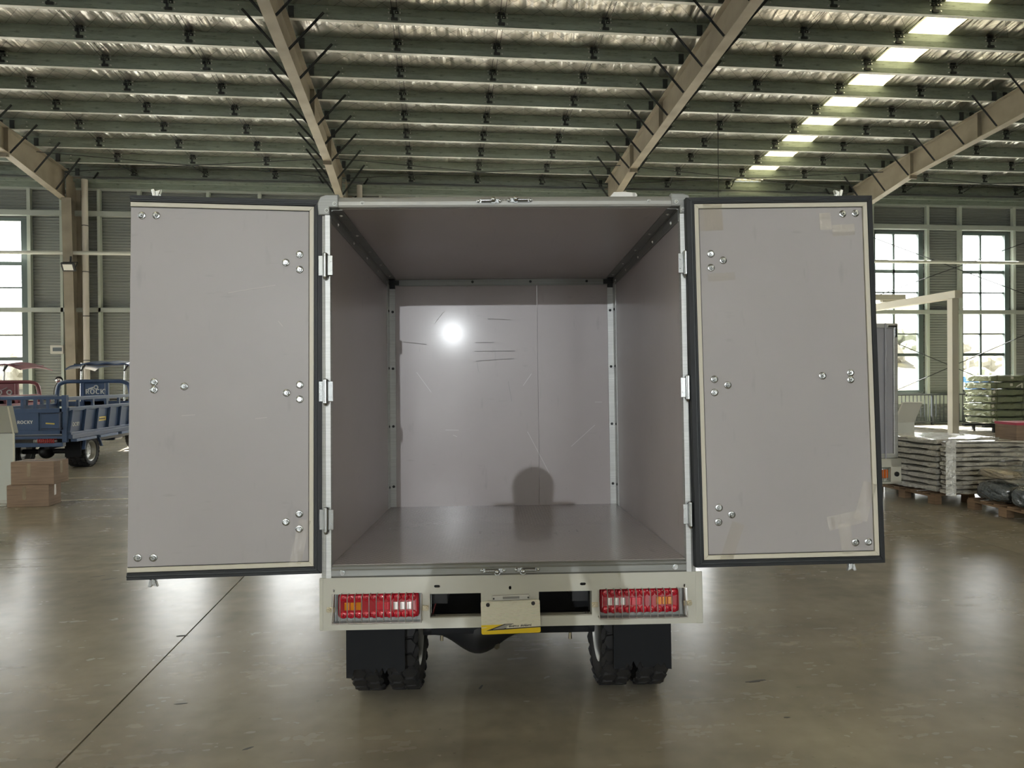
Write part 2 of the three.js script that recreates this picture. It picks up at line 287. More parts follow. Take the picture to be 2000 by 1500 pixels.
// ---------------------------------------------------------------- the hall: walls, windows, columns
const WIN = [];                                                                 // x0, x1 of the windows in the far wall
for (const a of [-15.9, -12.75, -8.05, -4.82, -0.42, 2.83, 7.0, 10.3, 13.54, 16.48]) WIN.push([a, a + 1.64]);  // one window hidden behind the truck is added to brighten the roof foil
const WY0 = 1.0, WY1 = 6.0, ZW = -20.55;
const ribs = (y0, y1) => { const f = [], n = Math.round((y1 - y0) / 0.08), h = (y1 - y0) / n; for (let i = 0; i < n; i++) { const y = y0 + i * h; f.push([y, 0], [y + h * 0.38, 0], [y + h * 0.52, 0.02], [y + h * 0.86, 0.02]); } f.push([y1, 0], [y1, -0.03], [y0, -0.03]); return f; };
const wallBack = structure('wall_back');
{
  const full = ribs(0, 7.72), above = ribs(WY1, 7.72), below = ribs(0, WY0), put = (p, x0, x1) => { const m = part(wallBack, 'wall_sheet', alongX(p, x0, x1), cladMat); m.position.z = ZW; };
  let a = X0;
  for (const [x0, x1] of WIN) { put(full, a, x0); put(above, x0, x1); put(below, x0, x1); a = x1; }
  put(full, a, X1);
  for (const [y0, y1, z1, mt] of [[6.06, 6.2, -20.34, girtMat], [3.43, 3.55, -20.36, girtMat], [6.78, 6.9, -20.42, girtMat], [0.62, 0.92, -20.36, trimMat]]) part(wallBack, 'girt', [bx(X0, X1, y0, y1, -20.5, z1)], mt);
  part(wallBack, 'tie_pipe', rod([X0, 5.0, -20.1], [X1, 5.0, -20.1], 0.052, 12), M([0.62, 0.64, 0.58], 0.45));
  for (const [x0, x1] of WIN) for (const x of [x0 - 0.1, x1 + 0.1]) part(wallBack, 'stud', bx(x - 0.045, x + 0.045, 0, 6.8, -20.5, -20.38), trimMat);
  for (const x of [-9.2, -10.17, 12.2, 19.2, -9.2 + BAY, -9.2 + 2 * BAY]) part(wallBack, 'stud', bx(x - 0.035, x + 0.035, 0, 6.8, -20.5, -20.36), trimMat);
  for (const [a2, b2] of [[[12.75, 5.94], [20.2, 3.44]], [[12.75, 3.73], [20.2, 6.26]], [[12.75, 3.03], [20.2, 0.11]], [[12.75, 0.54], [20.2, 3.46]]]) part(wallBack, 'bracing_rod', rod([...a2, -20.2], [...b2, -20.2], 0.012, 6), darkSteel);
  for (const c of cols.slice(1, -1)) {
    const x = c + (c === cols[2] ? 0.42 : 0.12), col = sub(wallBack, 'column', [x, 0, 0]);
    part(col, 'inner_flange', bar([0, 0, -20.12], [0, 6.45, -19.93], 0.25, 0.018), beamMat);
    part(col, 'outer_flange', bx(-0.125, 0.125, 0, 7.15, -20.46, -20.44), beamMat);
    const g = ext(poly([[20.45, 0], [20.12, 0], [19.93, 6.45], [19.93, 7.1], [20.45, 7.1]]), 0.012); g.rotateY(Math.PI / 2); g.translate(-0.006, 0, 0); part(col, 'web', g, beamMat);
    part(col, 'base_plate', bx(-0.18, 0.18, 0, 0.025, -20.48, -19.98), beamMat);
    const dp = sub(wallBack, 'downpipe', [x + 0.36, 0, -20.16]); part(dp, 'pipe', cyl(0.078, 0.078, 7.0, 0, 3.5, 0), M([0.55, 0.52, 0.47], 0.45));
    for (const y of [2.1, 3.3, 4.5, 5.75]) part(dp, 'pipe_clip', cyl(0.083, 0.083, 0.02, 0, y, 0), darkSteel);
  }
}
WIN.forEach(([x0, x1], i) => {
  const w = structure('window_' + (i + 1)), xm = x0 + 0.42 * (x1 - x0), ys = [WY0, 2.16, 2.81, 3.46, 4.11, 4.77, WY1];
  part(w, 'window_frame', [bx(x0, x0 + 0.07, WY0, WY1, -20.6, -20.5), bx(x1 - 0.15, x1, WY0, WY1, -20.6, -20.48), bx(x0, x1, WY1 - 0.07, WY1, -20.6, -20.5), bx(x0, x1, WY0, WY0 + 0.05, -20.6, -20.5)], winFrame);
  part(w, 'mullion', bx(xm - 0.03, xm + 0.03, WY0, WY1, -20.58, -20.52), winFrame);
  ys.slice(1, -1).forEach((y) => { const t = y === 4.77 ? 0.05 : y === 2.16 ? 0.045 : 0.02; part(w, 'glazing_bar', bx(x0, x1, y - t, y + t, -20.58, -20.52), winFrame); });
  for (let k = 0; k < 6; k++) for (const [a, b] of [[x0 + 0.05, xm], [xm, x1 - 0.1]]) part(w, 'pane', bx(a, b, ys[k], ys[k + 1], -20.553, -20.549), glassMat);
});
{
  // wall behind the camera with its tall windows, and the two gable walls
  const wr = structure('wall_front'); let a = X0 - 0.3;
  for (const x of REAR_WINDOWS) { part(wr, 'wall_sheet', bx(a, x - 1.25, 0, 9.1, D, D + 0.25), cladMat); part(wr, 'wall_sheet', bx(x - 1.25, x + 1.25, 0, 1.05, D, D + 0.25), cladMat); part(wr, 'wall_sheet', bx(x - 1.25, x + 1.25, 6.15, 9.1, D, D + 0.25), cladMat); a = x + 1.25; }
  part(wr, 'wall_sheet', bx(a, X1 + 0.3, 0, 9.1, D, D + 0.25), cladMat);
  REAR_WINDOWS.forEach((x, i) => {
    const w = structure('window_' + (WIN.length + i + 1));
    part(w, 'window_frame', [bx(x - 1.25, x - 1.18, 1.05, 6.15, D, D + 0.1), bx(x + 1.18, x + 1.25, 1.05, 6.15, D, D + 0.1), bx(x - 0.04, x + 0.04, 1.05, 6.15, D, D + 0.1), bx(x - 1.2, x + 1.2, 3.5, 3.6, D, D + 0.1)], winFrame);
    part(w, 'pane', bx(x - 1.2, x + 1.2, 1.05, 6.15, D + 0.04, D + 0.045), glassMat);
  });
  // gable walls; tall windows added to the unseen left one to brighten the floor
  const zs = [-16.5, -12, -7.5, -3, 3, 7.5];
  for (const [n, x0, holes] of [['wall_left', X0 - 0.3, zs], ['wall_right', X1, []]]) {
    const w = structure(n), g = ext(poly([[D + 0.3, 0], [D + 0.3, 7.7], [0, 9.35], [-D - 0.3, 7.7], [-D - 0.3, 0]], holes.map((z) => [[-z - 1.25, 0.9], [-z - 1.25, 6.1], [-z + 1.25, 6.1], [-z + 1.25, 0.9]])), 0.3);
    g.rotateY(Math.PI / 2); g.translate(x0, 0, 0); part(w, 'wall_sheet', g, cladMat);
    holes.forEach((z, i) => { const q = structure('window_' + (WIN.length + REAR_WINDOWS.length + i + 1)); part(q, 'window_frame', [bx(x0 + 0.1, x0 + 0.2, 0.9, 6.1, z - 0.04, z + 0.04), bx(x0 + 0.1, x0 + 0.2, 3.45, 3.55, z - 1.25, z + 1.25)], winFrame); part(q, 'pane', bx(x0 + 0.14, x0 + 0.146, 0.9, 6.1, z - 1.25, z + 1.25), glassMat); });
  }
}

// ---------------------------------------------------------------- outdoors, seen through the far windows
{
  const yard = structure('ground'); part(yard, 'yard', bx(-70, 90, -0.2, -0.08, -110, -20.9), M([0.14, 0.135, 0.12], 0.9));
  const hillMap = dataTex(512, 512, (u, v) => { const k = fbmP(u, v, 14, 14, 5), j = fbmP(u + 0.4, v, 6, 5, 4); const g = 0.5 + 0.8 * (k - 0.5); return [g * (0.86 + 0.25 * j), g * (0.88 + 0.1 * j), g * (0.66 - 0.1 * j)]; }, true, 0.05, 0.05);
  const g = new THREE.PlaneGeometry(150, 60, 90, 40); g.rotateX(-Math.PI / 2); const p = g.attributes.position;
  for (let i = 0; i < p.count; i++) { const x = p.getX(i) + 12, z = p.getZ(i) - 66, d = (-36 - z) / 50; p.setXYZ(i, x, -0.3 + Math.max(0, d) * 9.5 + 2.4 * Math.max(0, Math.min(1, d * 4)) * (fbm(x * 0.12, z * 0.12, 5) - 0.25), z); }
  g.computeVertexNormals(); const hill = structure('hill'); part(hill, 'hillside', g, M([0.24, 0.235, 0.2], 0.95, 0, { map: hillMap }));
  const leaf = [M([0.1, 0.105, 0.07], 0.9), M([0.115, 0.105, 0.075], 0.9), M([0.095, 0.105, 0.075], 0.9)];
  const bush = leaf.map((m, v) => {
    const q = []; for (let i = 0; i < 5; i++) { const s = new THREE.IcosahedronGeometry(0.75, 3), a = s.attributes.position; for (let k = 0; k < a.count; k++) { const f = 0.72 + 0.55 * fbm(a.getX(k) * 4 + v * 5 + i, a.getY(k) * 4 + a.getZ(k) * 3, 3); a.setXYZ(k, a.getX(k) * f, a.getY(k) * f, a.getZ(k) * f); } s.computeVertexNormals(); q.push(tr(s, Math.cos(i * 1.9) * 0.65, 0.65 + 0.3 * Math.sin(i * 2.3), Math.sin(i * 1.9) * 0.65)); }
    return { geometry: geo(q), material: m };
  });
  for (let i = 0; i < 90; i++) { const x = rr(-30, 45), d = rr(0, 0.5), z = -37 - d * 50; again(hill, 'shrub', bush[i % 3], x, -0.6 + Math.max(0, d - 0.02) * 9.5 + 0.4, z, 0, rr(0, 6), 0).scale.setScalar(rr(0.7, 1.7)); }
  const sg = thing('road_sign', 'blue road sign with white arrow outside the far window', 'sign', [19.65, 0, -24.2]);
  const blue = M([0.008, 0.075, 0.2], 0.5), wh = M([0.3, 0.3, 0.3], 0.5);
  part(sg, 'sign_board', rbox(1.5, 0.66, 0.04, 0.03, 0.35, 1.13, 0), blue);
  part(sg, 'arrow_mark', ext(poly([[-0.035, 0], [0.035, 0], [0.035, 0.26], [0.11, 0.2], [0.11, 0.28], [0, 0.42], [-0.11, 0.28], [-0.11, 0.2], [-0.035, 0.26]]), 0.006), wh).position.set(-0.1, 0.84, 0.02);
  part(sg, 'line_mark', bx(0.17, 0.2, 0.84, 1.24, 0.018, 0.026), wh);
  for (const x of [-0.3, 0.9]) part(sg, 'post', cyl(0.04, 0.04, 1.3, x, 0.55, -0.06), zincMat);
}

// ---------------------------------------------------------------- fittings along the far wall
{
  const fn = thing('railing', 'dark steel railing with thin upright bars below the far windows', 'railing', [0, 0, -19.85]);
  const m = M([0.03, 0.036, 0.042], 0.5);
  part(fn, 'top_rail', bx(12.9, 18.9, 0.9, 0.945, -0.02, 0.02), m); part(fn, 'bottom_rail', bx(12.9, 18.9, 0.08, 0.115, -0.015, 0.015), m);
  for (const x of [13.0, 15.0, 17.0, 18.8]) part(fn, 'post', bx(x - 0.03, x + 0.03, 0, 0.93, -0.03, 0.03), m);
  const b = part(fn, 'baluster', bx(-0.009, 0.009, 0.1, 0.92, -0.009, 0.009), m); b.position.x = 13.12;
  for (let x = 13.25; x < 18.75; x += 0.125) again(fn, 'baluster', b, x);
  const flood = (pos, ry, tilt, label, glow, group) => {
    const t = thing('floodlight', label, 'lamp', pos, ry);
    const h = sub(t, 'housing'); h.rotation.x = tilt;
    part(h, 'case', rbox(0.34, 0.24, 0.07, 0.02), darkSteel);
    part(h, 'lens', bx(-0.12, 0.12, -0.08, 0.08, 0.034, 0.038), glow);
    part(t, 'bracket', [bar([-0.18, 0, 0], [-0.18, 0.14, -0.1], 0.02), bar([0.18, 0, 0], [0.18, 0.14, -0.1], 0.02), bar([-0.18, 0.14, -0.1], [0.18, 0.14, -0.1], 0.02), bar([0, 0.14, -0.1], [0, 0.3, -0.12], 0.03)], darkSteel);
    return t;
  };
  flood([-9.72, 4.58, -19.82], 0, 0.5, 'black floodlight with a white lens on the far left column', M([0.75, 0.76, 0.72], 0.3));
  // the lit one behind the camera
  const glow = new THREE.MeshStandardMaterial({ color: 0xffffff, emissive: new THREE.Color().setRGB(0.92, 0.97, 1), emissiveIntensity: 6 });
  const src = new THREE.Vector3(...FLOOD.at), aim = new THREE.Vector3(0.35, 1.0, -3.2);
  const q = thing('floodlight', 'lit floodlight on a post behind the photographer', 'lamp', [src.x, src.y, src.z + 0.05], Math.PI + Math.atan2(src.x - aim.x, src.z - aim.z));
  const hq = sub(q, 'housing'); hq.rotation.x = 0.2;
  part(hq, 'case', rbox(0.34, 0.24, 0.07, 0.02, 0, 0, -0.02), darkSteel); part(hq, 'glowing_lens', bx(-0.06, 0.06, -0.04, 0.04, 0.014, 0.02), glow);
  part(q, 'post', [cyl(0.04, 0.04, 4.9, 0, -2.37, -0.12), box(0.3, 0.02, 0.3, 0, -src.y + 0.01, -0.12), bar([0, 0, -0.03], [0, 0, -0.12], 0.04)], darkSteel);
  const s = new THREE.SpotLight(new THREE.Color().setRGB(0.93, 0.97, 1), FLOOD.cd, 0, 0.3, 0.6, 2); s.name = 'floodlight_beam';
  s.position.copy(src).add(aim.clone().sub(src).normalize().multiplyScalar(0.06)); s.target.position.copy(aim); s.castShadow = true; s.shadow.radius = 2.2; scene.add(s, s.target);
  const mb = thing('meter_box', 'grey wall box with a dark window beside the far left column', 'box', [-10.2, 2.4, -20.2]);
  part(mb, 'case', rbox(0.34, 0.24, 0.14, 0.015), M([0.5, 0.5, 0.46], 0.5)); part(mb, 'window', bx(-0.1, 0.13, -0.05, 0.05, 0.068, 0.073), M([0.08, 0.1, 0.11], 0.2));
  part(mb, 'wall_bracket', bx(-0.05, 0.05, -0.05, 0.05, -0.2, -0.05), darkSteel);
}

// ---------------------------------------------------------------- the cargo tricycle with the open box
const panelBump = dataTex(512, 512, (u, v) => { let k = 0.5 + 0.25 * (fbmP(u, v, 90, 8, 3) - 0.5) + 0.2 * (fbmP(u, v, 6, 70, 2) - 0.5); return k; }, false, 0.8, 0.8);
const panelMap = dataTex(512, 512, (u, v) => { const a = fbmP(u, v, 4, 4, 4), s = fbmP(u + 0.3, v, 30, 8, 4), t = fbmP(u, v + 0.2, 9, 50, 4); let k = 0.93 + 0.05 * (a - 0.5); if (s > 0.7) k -= (s - 0.7) * 0.35; if (t > 0.72) k -= (t - 0.72) * 0.35; return [k, k * 0.995, k]; }, true, 0.7, 0.7);
const panelMat = M([0.55, 0.508, 0.5], 0.36, 0, { map: panelMap, bumpMap: panelBump, bumpScale: 0.0004, clearcoat: 0.15, clearcoatRoughness: 0.125 });
const doorMat = M([0.485, 0.47, 0.463], 0.42, 0, { map: panelMap, bumpMap: panelBump, bumpScale: 0.0005 });
const treadBump = dataTex(256, 256, (u, v) => { const a = Math.abs(((u * 4 + v * 4) % 1) - 0.5), b = Math.abs((((u * 4 - v * 4) % 1) + 1) % 1 - 0.5); const d = Math.max(0, 1 - Math.min(a, b) * 7); return d; }, false, 7, 7);
const bedMat = M([0.5, 0.46, 0.455], 0.24, 0, { map: panelMap, clearcoat: 0.5, clearcoatRoughness: 0.14, bumpMap: treadBump, bumpScale: 0.0014, specularIntensity: 1, ior: 1.6 });
const aluMap = dataTex(256, 256, (u, v) => 0.86 + 0.14 * fbmP(u, v, 3, 80, 3), true, 0.5, 3);
const aluMat = M([0.62, 0.635, 0.615], 0.46, 0.6, { map: aluMap });
const aluDull = M([0.34, 0.35, 0.335], 0.48, 0.65, { map: aluMap });
const whitePaint = M([0.53, 0.528, 0.46], 0.28, 0, { clearcoat: 0.4, clearcoatRoughness: 0.2 });
const chrome = M([0.46, 0.48, 0.48], 0.22, 1);
const rubber = M([0.012, 0.015, 0.018], 0.55);
const rubber2 = M([0.028, 0.034, 0.038], 0.45);
const creamTrim = M([0.66, 0.63, 0.52], 0.4);
const black = M([0.012, 0.013, 0.015], 0.5);
const tyreMat = M([0.013, 0.013, 0.0135], 0.7);
const rimMat = M([0.5, 0.5, 0.48], 0.4, 0.8);
const flapMat = M([0.008, 0.0095, 0.0115], 0.6, 0, { specularIntensity: 0.4 });
const tapeMat = new THREE.MeshPhysicalMaterial({ color: lin(1, 0.985, 0.95), roughness: 0.1, transmission: 0.98, bumpMap: panelBump, bumpScale: 0.004, thickness: 0, side: THREE.DoubleSide, specularIntensity: 1 });

const makeTyre = (R, w, seed) => {                                            // tyre along x: carcass lathe plus tread lugs
  const pr = [[R * 0.6, -w * 0.36], [R * 0.68, -w * 0.5], [R * 0.84, -w * 0.53], [R * 0.94, -w * 0.47], [R * 0.965, -w * 0.3], [R * 0.97, 0], [R * 0.965, w * 0.3], [R * 0.94, w * 0.47], [R * 0.84, w * 0.53], [R * 0.68, w * 0.5], [R * 0.6, w * 0.36]];
  const g = new THREE.LatheGeometry(pr.map(([r, x]) => new THREE.Vector2(r, x)), 48); g.rotateZ(-Math.PI / 2);
  const lug = [], n = 26;
  for (let i = 0; i < n; i++) for (const [x, a, s, ww] of [[-0.24, 0, 0.35, 0.44], [0.24, 0.5, -0.35, 0.44], [-0.47, 0.5, 0.2, 0.16], [0.47, 0, -0.2, 0.16]]) {
    const t = (i + a) / n * Math.PI * 2, r = Math.abs(x) > 0.4 ? R * 0.945 : R * 0.98;
    const b = new THREE.CylinderGeometry(0.5, 0.56, 1, 6); b.scale(w * ww * 1.15, R * 0.045, R * 0.215); b.rotateY(s); if (Math.abs(x) > 0.4) b.rotateZ(-Math.sign(x) * 0.6);
    lug.push(tr(tr(b, x * w, r, 0), 0, 0, 0, t, 0, 0));
  }
  const rim = new THREE.LatheGeometry([[0.02, -w * 0.1], [R * 0.3, -w * 0.14], [R * 0.4, 0], [R * 0.52, w * 0.05], [R * 0.56, -w * 0.3], [R * 0.63, -w * 0.44], [R * 0.63, -w * 0.38]].map((p) => new THREE.Vector2(...p)), 40); rim.rotateZ(-Math.PI / 2);
  const rim2 = new THREE.LatheGeometry([[R * 0.52, w * 0.05], [R * 0.56, w * 0.3], [R * 0.63, w * 0.44], [R * 0.63, w * 0.38]].map((p) => new THREE.Vector2(...p)), 40); rim2.rotateZ(-Math.PI / 2);
  return { carcass: geo(g), lugs: geo(lug), rim: geo([rim, rim2]), nuts: geo([0, 1, 2, 3, 4].map((i) => cyl(0.009, 0.009, 0.02, w * 0.12, R * 0.25 * Math.cos(i * 1.2566), R * 0.25 * Math.sin(i * 1.2566), 0, 0, Math.PI / 2, 6))) };
};
function wheel(parent, tg, x, y, z, flip, rimM = rimMat) {
  const w = sub(parent, 'wheel', [x, y, z]); if (flip) w.rotation.y = Math.PI;
  again(w, 'tyre', { geometry: tg.carcass, material: tyreMat }); const l = again(w, 'tread', { geometry: tg.lugs, material: tyreMat }); l.userData.kind = 'stuff';
  again(w, 'rim', { geometry: tg.rim, material: rimM }); again(w, 'wheel_nuts', { geometry: tg.nuts, material: boltMat }); return w;
}
const tyreBig = makeTyre(0.285, 0.13, 1);

const H = 1.559, L = 1.74;
const truck = thing('cargo_tricycle', 'white cargo tricycle with the empty box and both rear doors wide open', 'truck', [0.31076, 0.70157, -3.04095]);
truck.rotation.set(-0.0385, -0.08027, 0.00276, 'YXZ');
{
  // box: floor, sides, roof, two-piece front wall
  part(truck, 'box_floor', bx(-0.775, 0.775, -0.03, 0, -L, -0.002), bedMat);
  part(truck, 'side_panel', bx(-0.81, -0.776, -0.03, H + 0.02, -L - 0.03, -0.01), panelMat); part(truck, 'side_panel', bx(0.776, 0.81, -0.03, H + 0.02, -L - 0.03, -0.01), panelMat);
  part(truck, 'roof_panel', bx(-0.78, 0.78, H, H + 0.035, -L - 0.03, -0.01), panelMat);
  const f1 = part(truck, 'front_panel', bx(-0.776, 0.244, 0, H, -0.03, 0), panelMat), f2 = part(truck, 'front_panel', bx(0.2455, 0.776, 0, H, -0.03, 0.0012), panelMat);
  f1.position.z = f2.position.z = -L; f1.rotation.x = f2.rotation.x = -0.004;
  // scratches on the front wall
  const scr = M([0.74, 0.73, 0.72], 0.35), dark = M([0.3, 0.29, 0.29], 0.5);
  for (const [x, y, l, a, m] of [[-0.54, 0.85, 0.17, -0.95, 0], [-0.35, 0.52, 0.09, -0.03, 0], [-0.33, 0.48, 0.03, -0.4, 0], [0.24, 0.36, 0.32, -1.1, 0], [0.55, 0.47, 0.22, 0.72, 0], [0.17, 0.86, 0.1, 0.95, 0], [0.66, 0.7, 0.05, -0.02, 0], [-0.05, 1.0, 0.26, 0.06, 1], [-0.02, 1.28, 0.16, -0.05, 1], [-0.12, 1.12, 0.13, 0, 1], [-0.05, 1.06, 0.28, 0.0, 1], [-0.6, 1.12, 0.16, -0.12, 1], [-0.43, 1.3, 0.1, 0.9, 0], [-0.17, 0.95, 0.06, -1.4, 1], [0.05, 0.78, 0.14, -1.4, 1]])
    part(truck, 'scratch', box(l, 0.0022, 0.0006, x, y, -L + 0.002 + 0.004 * y, 0, 0, a), m ? dark : scr);
  // aluminium outer frame of the rear opening
  const topP = [[H + 0.002, -0.03], [H + 0.002, 0.014], [H + 0.01, 0.018], [H + 0.026, 0.016], [H + 0.04, 0.008], [H + 0.052, -0.008], [H + 0.058, -0.03]];
  part(truck, 'top_rail', alongX(topP, -0.735, 0.735), aluMat);
  const sideP = (s) => [[s * 0.773, -0.02], [s * 0.773, 0.014], [s * 0.794, 0.016], [s * 0.798, 0.008], [s * 0.816, 0.004], [s * 0.822, -0.02]];
  for (const s of [-1, 1]) {
    const p = sideP(s); part(truck, 'side_post', alongY(s > 0 ? p.reverse() : p, -0.054, H - 0.03), aluMat);
    part(truck, 'corner_cap', [ext(poly([[s * 0.735, H + 0.0], [s * 0.773, H], [s * 0.773, H - 0.033], [s * 0.823, H - 0.033], [s * 0.828, H + 0.02], [s * 0.815, H + 0.05], [s * 0.79, H + 0.059], [s * 0.735, H + 0.059]]), 0.034, 0.005, 2).translate(0, 0, -0.02)], aluDull);
    part(truck, 'edge_extrusion', alongX([[H - 0.004, -L - 0.03], [H - 0.004, -0.02], [H + 0.05, -0.02], [H + 0.05, -L - 0.03]], s * 0.808 - 0.02, s * 0.808 + 0.02), aluMat);
  }
  part(truck, 'sill', [alongX([[-0.054, -0.03], [-0.054, 0.012], [-0.046, 0.016], [-0.022, 0.016], [-0.017, 0.011], [-0.008, 0.012], [-0.002, 0.006], [-0.001, -0.03]], -0.772, 0.772)], aluDull);
  const rivet = geo([cyl(0.009, 0.009, 0.003, 0, 0, 0.0015, Math.PI / 2, 0, 0, 16), sph(0.006, 0, 0, 0.003, 1, 1, 0.6, 10)]), hex = geo([cyl(0.012, 0.012, 0.002, 0, 0, 0.001, Math.PI / 2, 0, 0, 16), cyl(0.0085, 0.0085, 0.007, 0, 0, 0.005, Math.PI / 2, 0, 0, 6)]);
  for (const [x, y, z] of [[-0.631, 1.579, 0.016], [0.636, 1.582, 0.016], [0.757, 1.579, 0.018], [0.787, 1.546, 0.018], [-0.752, 1.576, 0.018], [-0.786, 1.546, 0.018]]) again(truck, 'rivet', { geometry: rivet, material: aluMat }, x, y, z);
  for (const x of [-0.725, 0.722]) again(truck, 'sill_bolt', { geometry: hex, material: chrome }, x, -0.031, 0.015);
  // latch keepers above and below the opening
  const plate = geo(ext(poly(rrect(-0.056, 0.056, -0.0085, 0.0085, 0.0084)), 0.003, 0.0008)), roller = geo([cyl(0.0075, 0.0075, 0.05, 0, 0, 0.011, 0, 0, Math.PI / 2, 16)]), knob = geo([sph(0.012, 0, 0, 0.014, 1, 1, 0.9, 16), cyl(0.0135, 0.0135, 0.006, 0, -0.003, 0.007, Math.PI / 2, 0, 0, 16)]);
  const cap = geo(sph(0.0075, 0, 0, 0.004, 1, 1, 0.7, 12)), ring = geo(cyl(0.0075, 0.0075, 0.008, 0, 0, 0.009, 0, 0, Math.PI / 2, 14));
  for (const [x, y, s, up] of [[-0.073, 1.585, 1, 1], [0.062, 1.588, -1, 1], [-0.074, -0.032, 1, -1], [0.074, -0.031, -1, -1]]) {
    const k = sub(truck, 'latch_keeper', [x, y, 0.017]); const c = (n, g, dx, dy = 0) => again(k, n, { geometry: g, material: chrome }, dx, dy);
    c('keeper_plate', plate, 0); c('roller', roller, s * -0.006); c('knob', knob, s * 0.018, up * 0.004); c('rivet', cap, -0.047); c('rivet', cap, 0.047); c('collar', ring, s * -0.031);
  }
  // inside corner rails with rivets
  const rails = [];
  for (const s of [-1, 1]) {
    const a = part(truck, 'corner_rail', [bx(s > 0 ? 0.724 : -0.775, s > 0 ? 0.775 : -0.724, H - 0.004, H - 0.001, -L, -0.012), bx(s > 0 ? 0.772 : -0.775, s > 0 ? 0.775 : -0.772, H - 0.06, H - 0.001, -L, -0.012), bar([s * 0.77, H - 0.005, -L], [s * 0.77, H - 0.005, -0.012], 0.006)], aluDull);
    for (let i = 0; i < 5; i++) { const z = -0.1 - i * 0.37; again(a, 'rivet', { geometry: rivet, material: boltMat }, s * 0.748, H - 0.004, z, Math.PI / 2); again(a, 'rivet', { geometry: rivet, material: boltMat }, s * 0.772, H - 0.035, z - 0.04, 0, -s * Math.PI / 2); }
    const v = part(truck, 'corner_rail', [bx(s > 0 ? 0.732 : -0.775, s > 0 ? 0.775 : -0.732, 0.001, H - 0.04, -L + 0.0012, -L + 0.008), bx(s > 0 ? 0.771 : -0.775, s > 0 ? 0.775 : -0.771, 0.001, H - 0.04, -L, -L + 0.1)], aluMat);
    for (const y of [1.335, 0.945, 0.55, 0.14]) { again(v, 'rivet', { geometry: rivet, material: darkSteel }, s * 0.75, y, -L + 0.008); again(v, 'rivet', { geometry: rivet, material: darkSteel }, s * 0.771, y, -L + 0.06, 0, -s * Math.PI / 2); }
    part(truck, 'corner_bracket', [bx(s > 0 ? 0.705 : -0.775, s > 0 ? 0.775 : -0.705, H - 0.04, H - 0.008, -L + 0.009, -L + 0.0115), bx(s > 0 ? 0.732 : -0.775, s > 0 ? 0.775 : -0.732, H - 0.065, H - 0.03, -L + 0.009, -L + 0.0115), box(0.04, 0.003, 0.05, s * 0.75, H - 0.0065, -L + 0.04)], darkSteel);
  }
  const tp = part(truck, 'corner_rail', [bx(-0.73, 0.73, H - 0.045, H - 0.002, -L + 0.003, -L + 0.009)], aluDull);
  for (const x of [-0.2, 0.2, 0.59]) again(tp, 'rivet', { geometry: rivet, material: darkSteel }, x, H - 0.02, -L + 0.009);

  // hinges
  const barrel = geo([cyl(0.0115, 0.0115, 0.085, 0, 0, 0, 0, 0, 0, 20)]), pin = geo([cyl(0.0125, 0.0125, 0.008, 0, -0.047, 0), cyl(0.0115, 0.006, 0.012, 0, -0.056, 0, Math.PI), cyl(0.0125, 0.0125, 0.007, 0, 0.046, 0), sph(0.0105, 0, 0.05, 0, 1, 0.6, 1)]);
  const leaf = (s) => geo([rbox(0.03, 0.086, 0.003, 0.001, -s * 0.016, 0, -0.004), cyl(0.005, 0.005, 0.004, -s * 0.021, 0.02, -0.001, Math.PI / 2), cyl(0.005, 0.005, 0.004, -s * 0.021, -0.02, -0.001, Math.PI / 2)]);
  const leafDoor = (s) => geo([bx(Math.min(0, s * 0.03), Math.max(0, s * 0.03), -0.043, 0.043, -0.012, -0.008)]);
  for (const s of [-1, 1]) for (const y of [1.302, 0.753, 0.2]) {
    const h = sub(truck, 'hinge', [s * 0.79, y, 0.034]);
    for (const [n, g] of [['barrel', barrel], ['pin', pin], ['leaf', leaf(s)], ['leaf', leafDoor(s)]]) again(h, n, { geometry: g, material: chrome });
  }

  // doors, hung on the outer posts and swung right back
  const washer = geo([sph(0.0165, 0, 0, 0, 1, 1, 0.2, 20), cyl(0.0105, 0.0085, 0.007, 0, 0, 0.005, Math.PI / 2, 0, 0, 16), cyl(0.0055, 0.0045, 0.012, 0, 0, 0.011, Math.PI / 2, 0, 0, 10)]);
  const makeDoor = (s, dims, bolts, label) => {
    const d = sub(truck, 'door', [dims.hx, 0, dims.hz]); d.rotation.set(0, dims.ry, dims.rz); d.userData.label = label;
    const X = (u0, u1) => (s > 0 ? [u0, u1] : [-u1, -u0]), B = (u0, u1, y0, y1, z0, z1, r = 0.003) => rbx(...X(u0, u1), y0, y1, z0, z1, r);
    const { u0, u1, v0, v1, seal } = dims, t = 0.019;
    part(d, 'inner_panel', B(u0, u1, v0, v1, -0.03, 0, 0.002), doorMat);
    part(d, 'outer_skin', B(u0 - 0.03, u1 + (seal ? 0.03 : 0), v0 - 0.03, v1 + 0.03, -0.046, -0.031, 0.004), whitePaint);
    part(d, 'groove', [B(u0 - 0.006, u1 + (seal ? 0.006 : 0), v1 - 0.001, v1 + 0.004, -0.03, -0.003, 0.0005), B(u0 - 0.004, u0 + 0.001, v0, v1, -0.03, -0.003, 0.0005), B(u0 - 0.004, u1, v0 - 0.004, v0 + 0.001, -0.03, -0.003, 0.0005)], black);
    // trim strips, mitred at the corners
    const mit = (pts, z0, z1, m, n) => part(d, n, ext(poly(pts.map(([u, v]) => [s * u, v])), z1 - z0, 0.0015).translate(0, 0, z0), m);
    const a = u0 - 0.003, b = u1 + (seal ? 0.003 : 0), c = v0 - 0.003, e = v1 + 0.003;
    mit([[a, e], [b, e], [b + (seal ? t : 0), e + t], [a - t, e + t]], -0.03, 0.003, creamTrim, 'trim_strip');
    mit([[a, c], [a, e], [a - t, e + t], [a - t, c - t]], -0.03, 0.003, creamTrim, 'trim_strip');
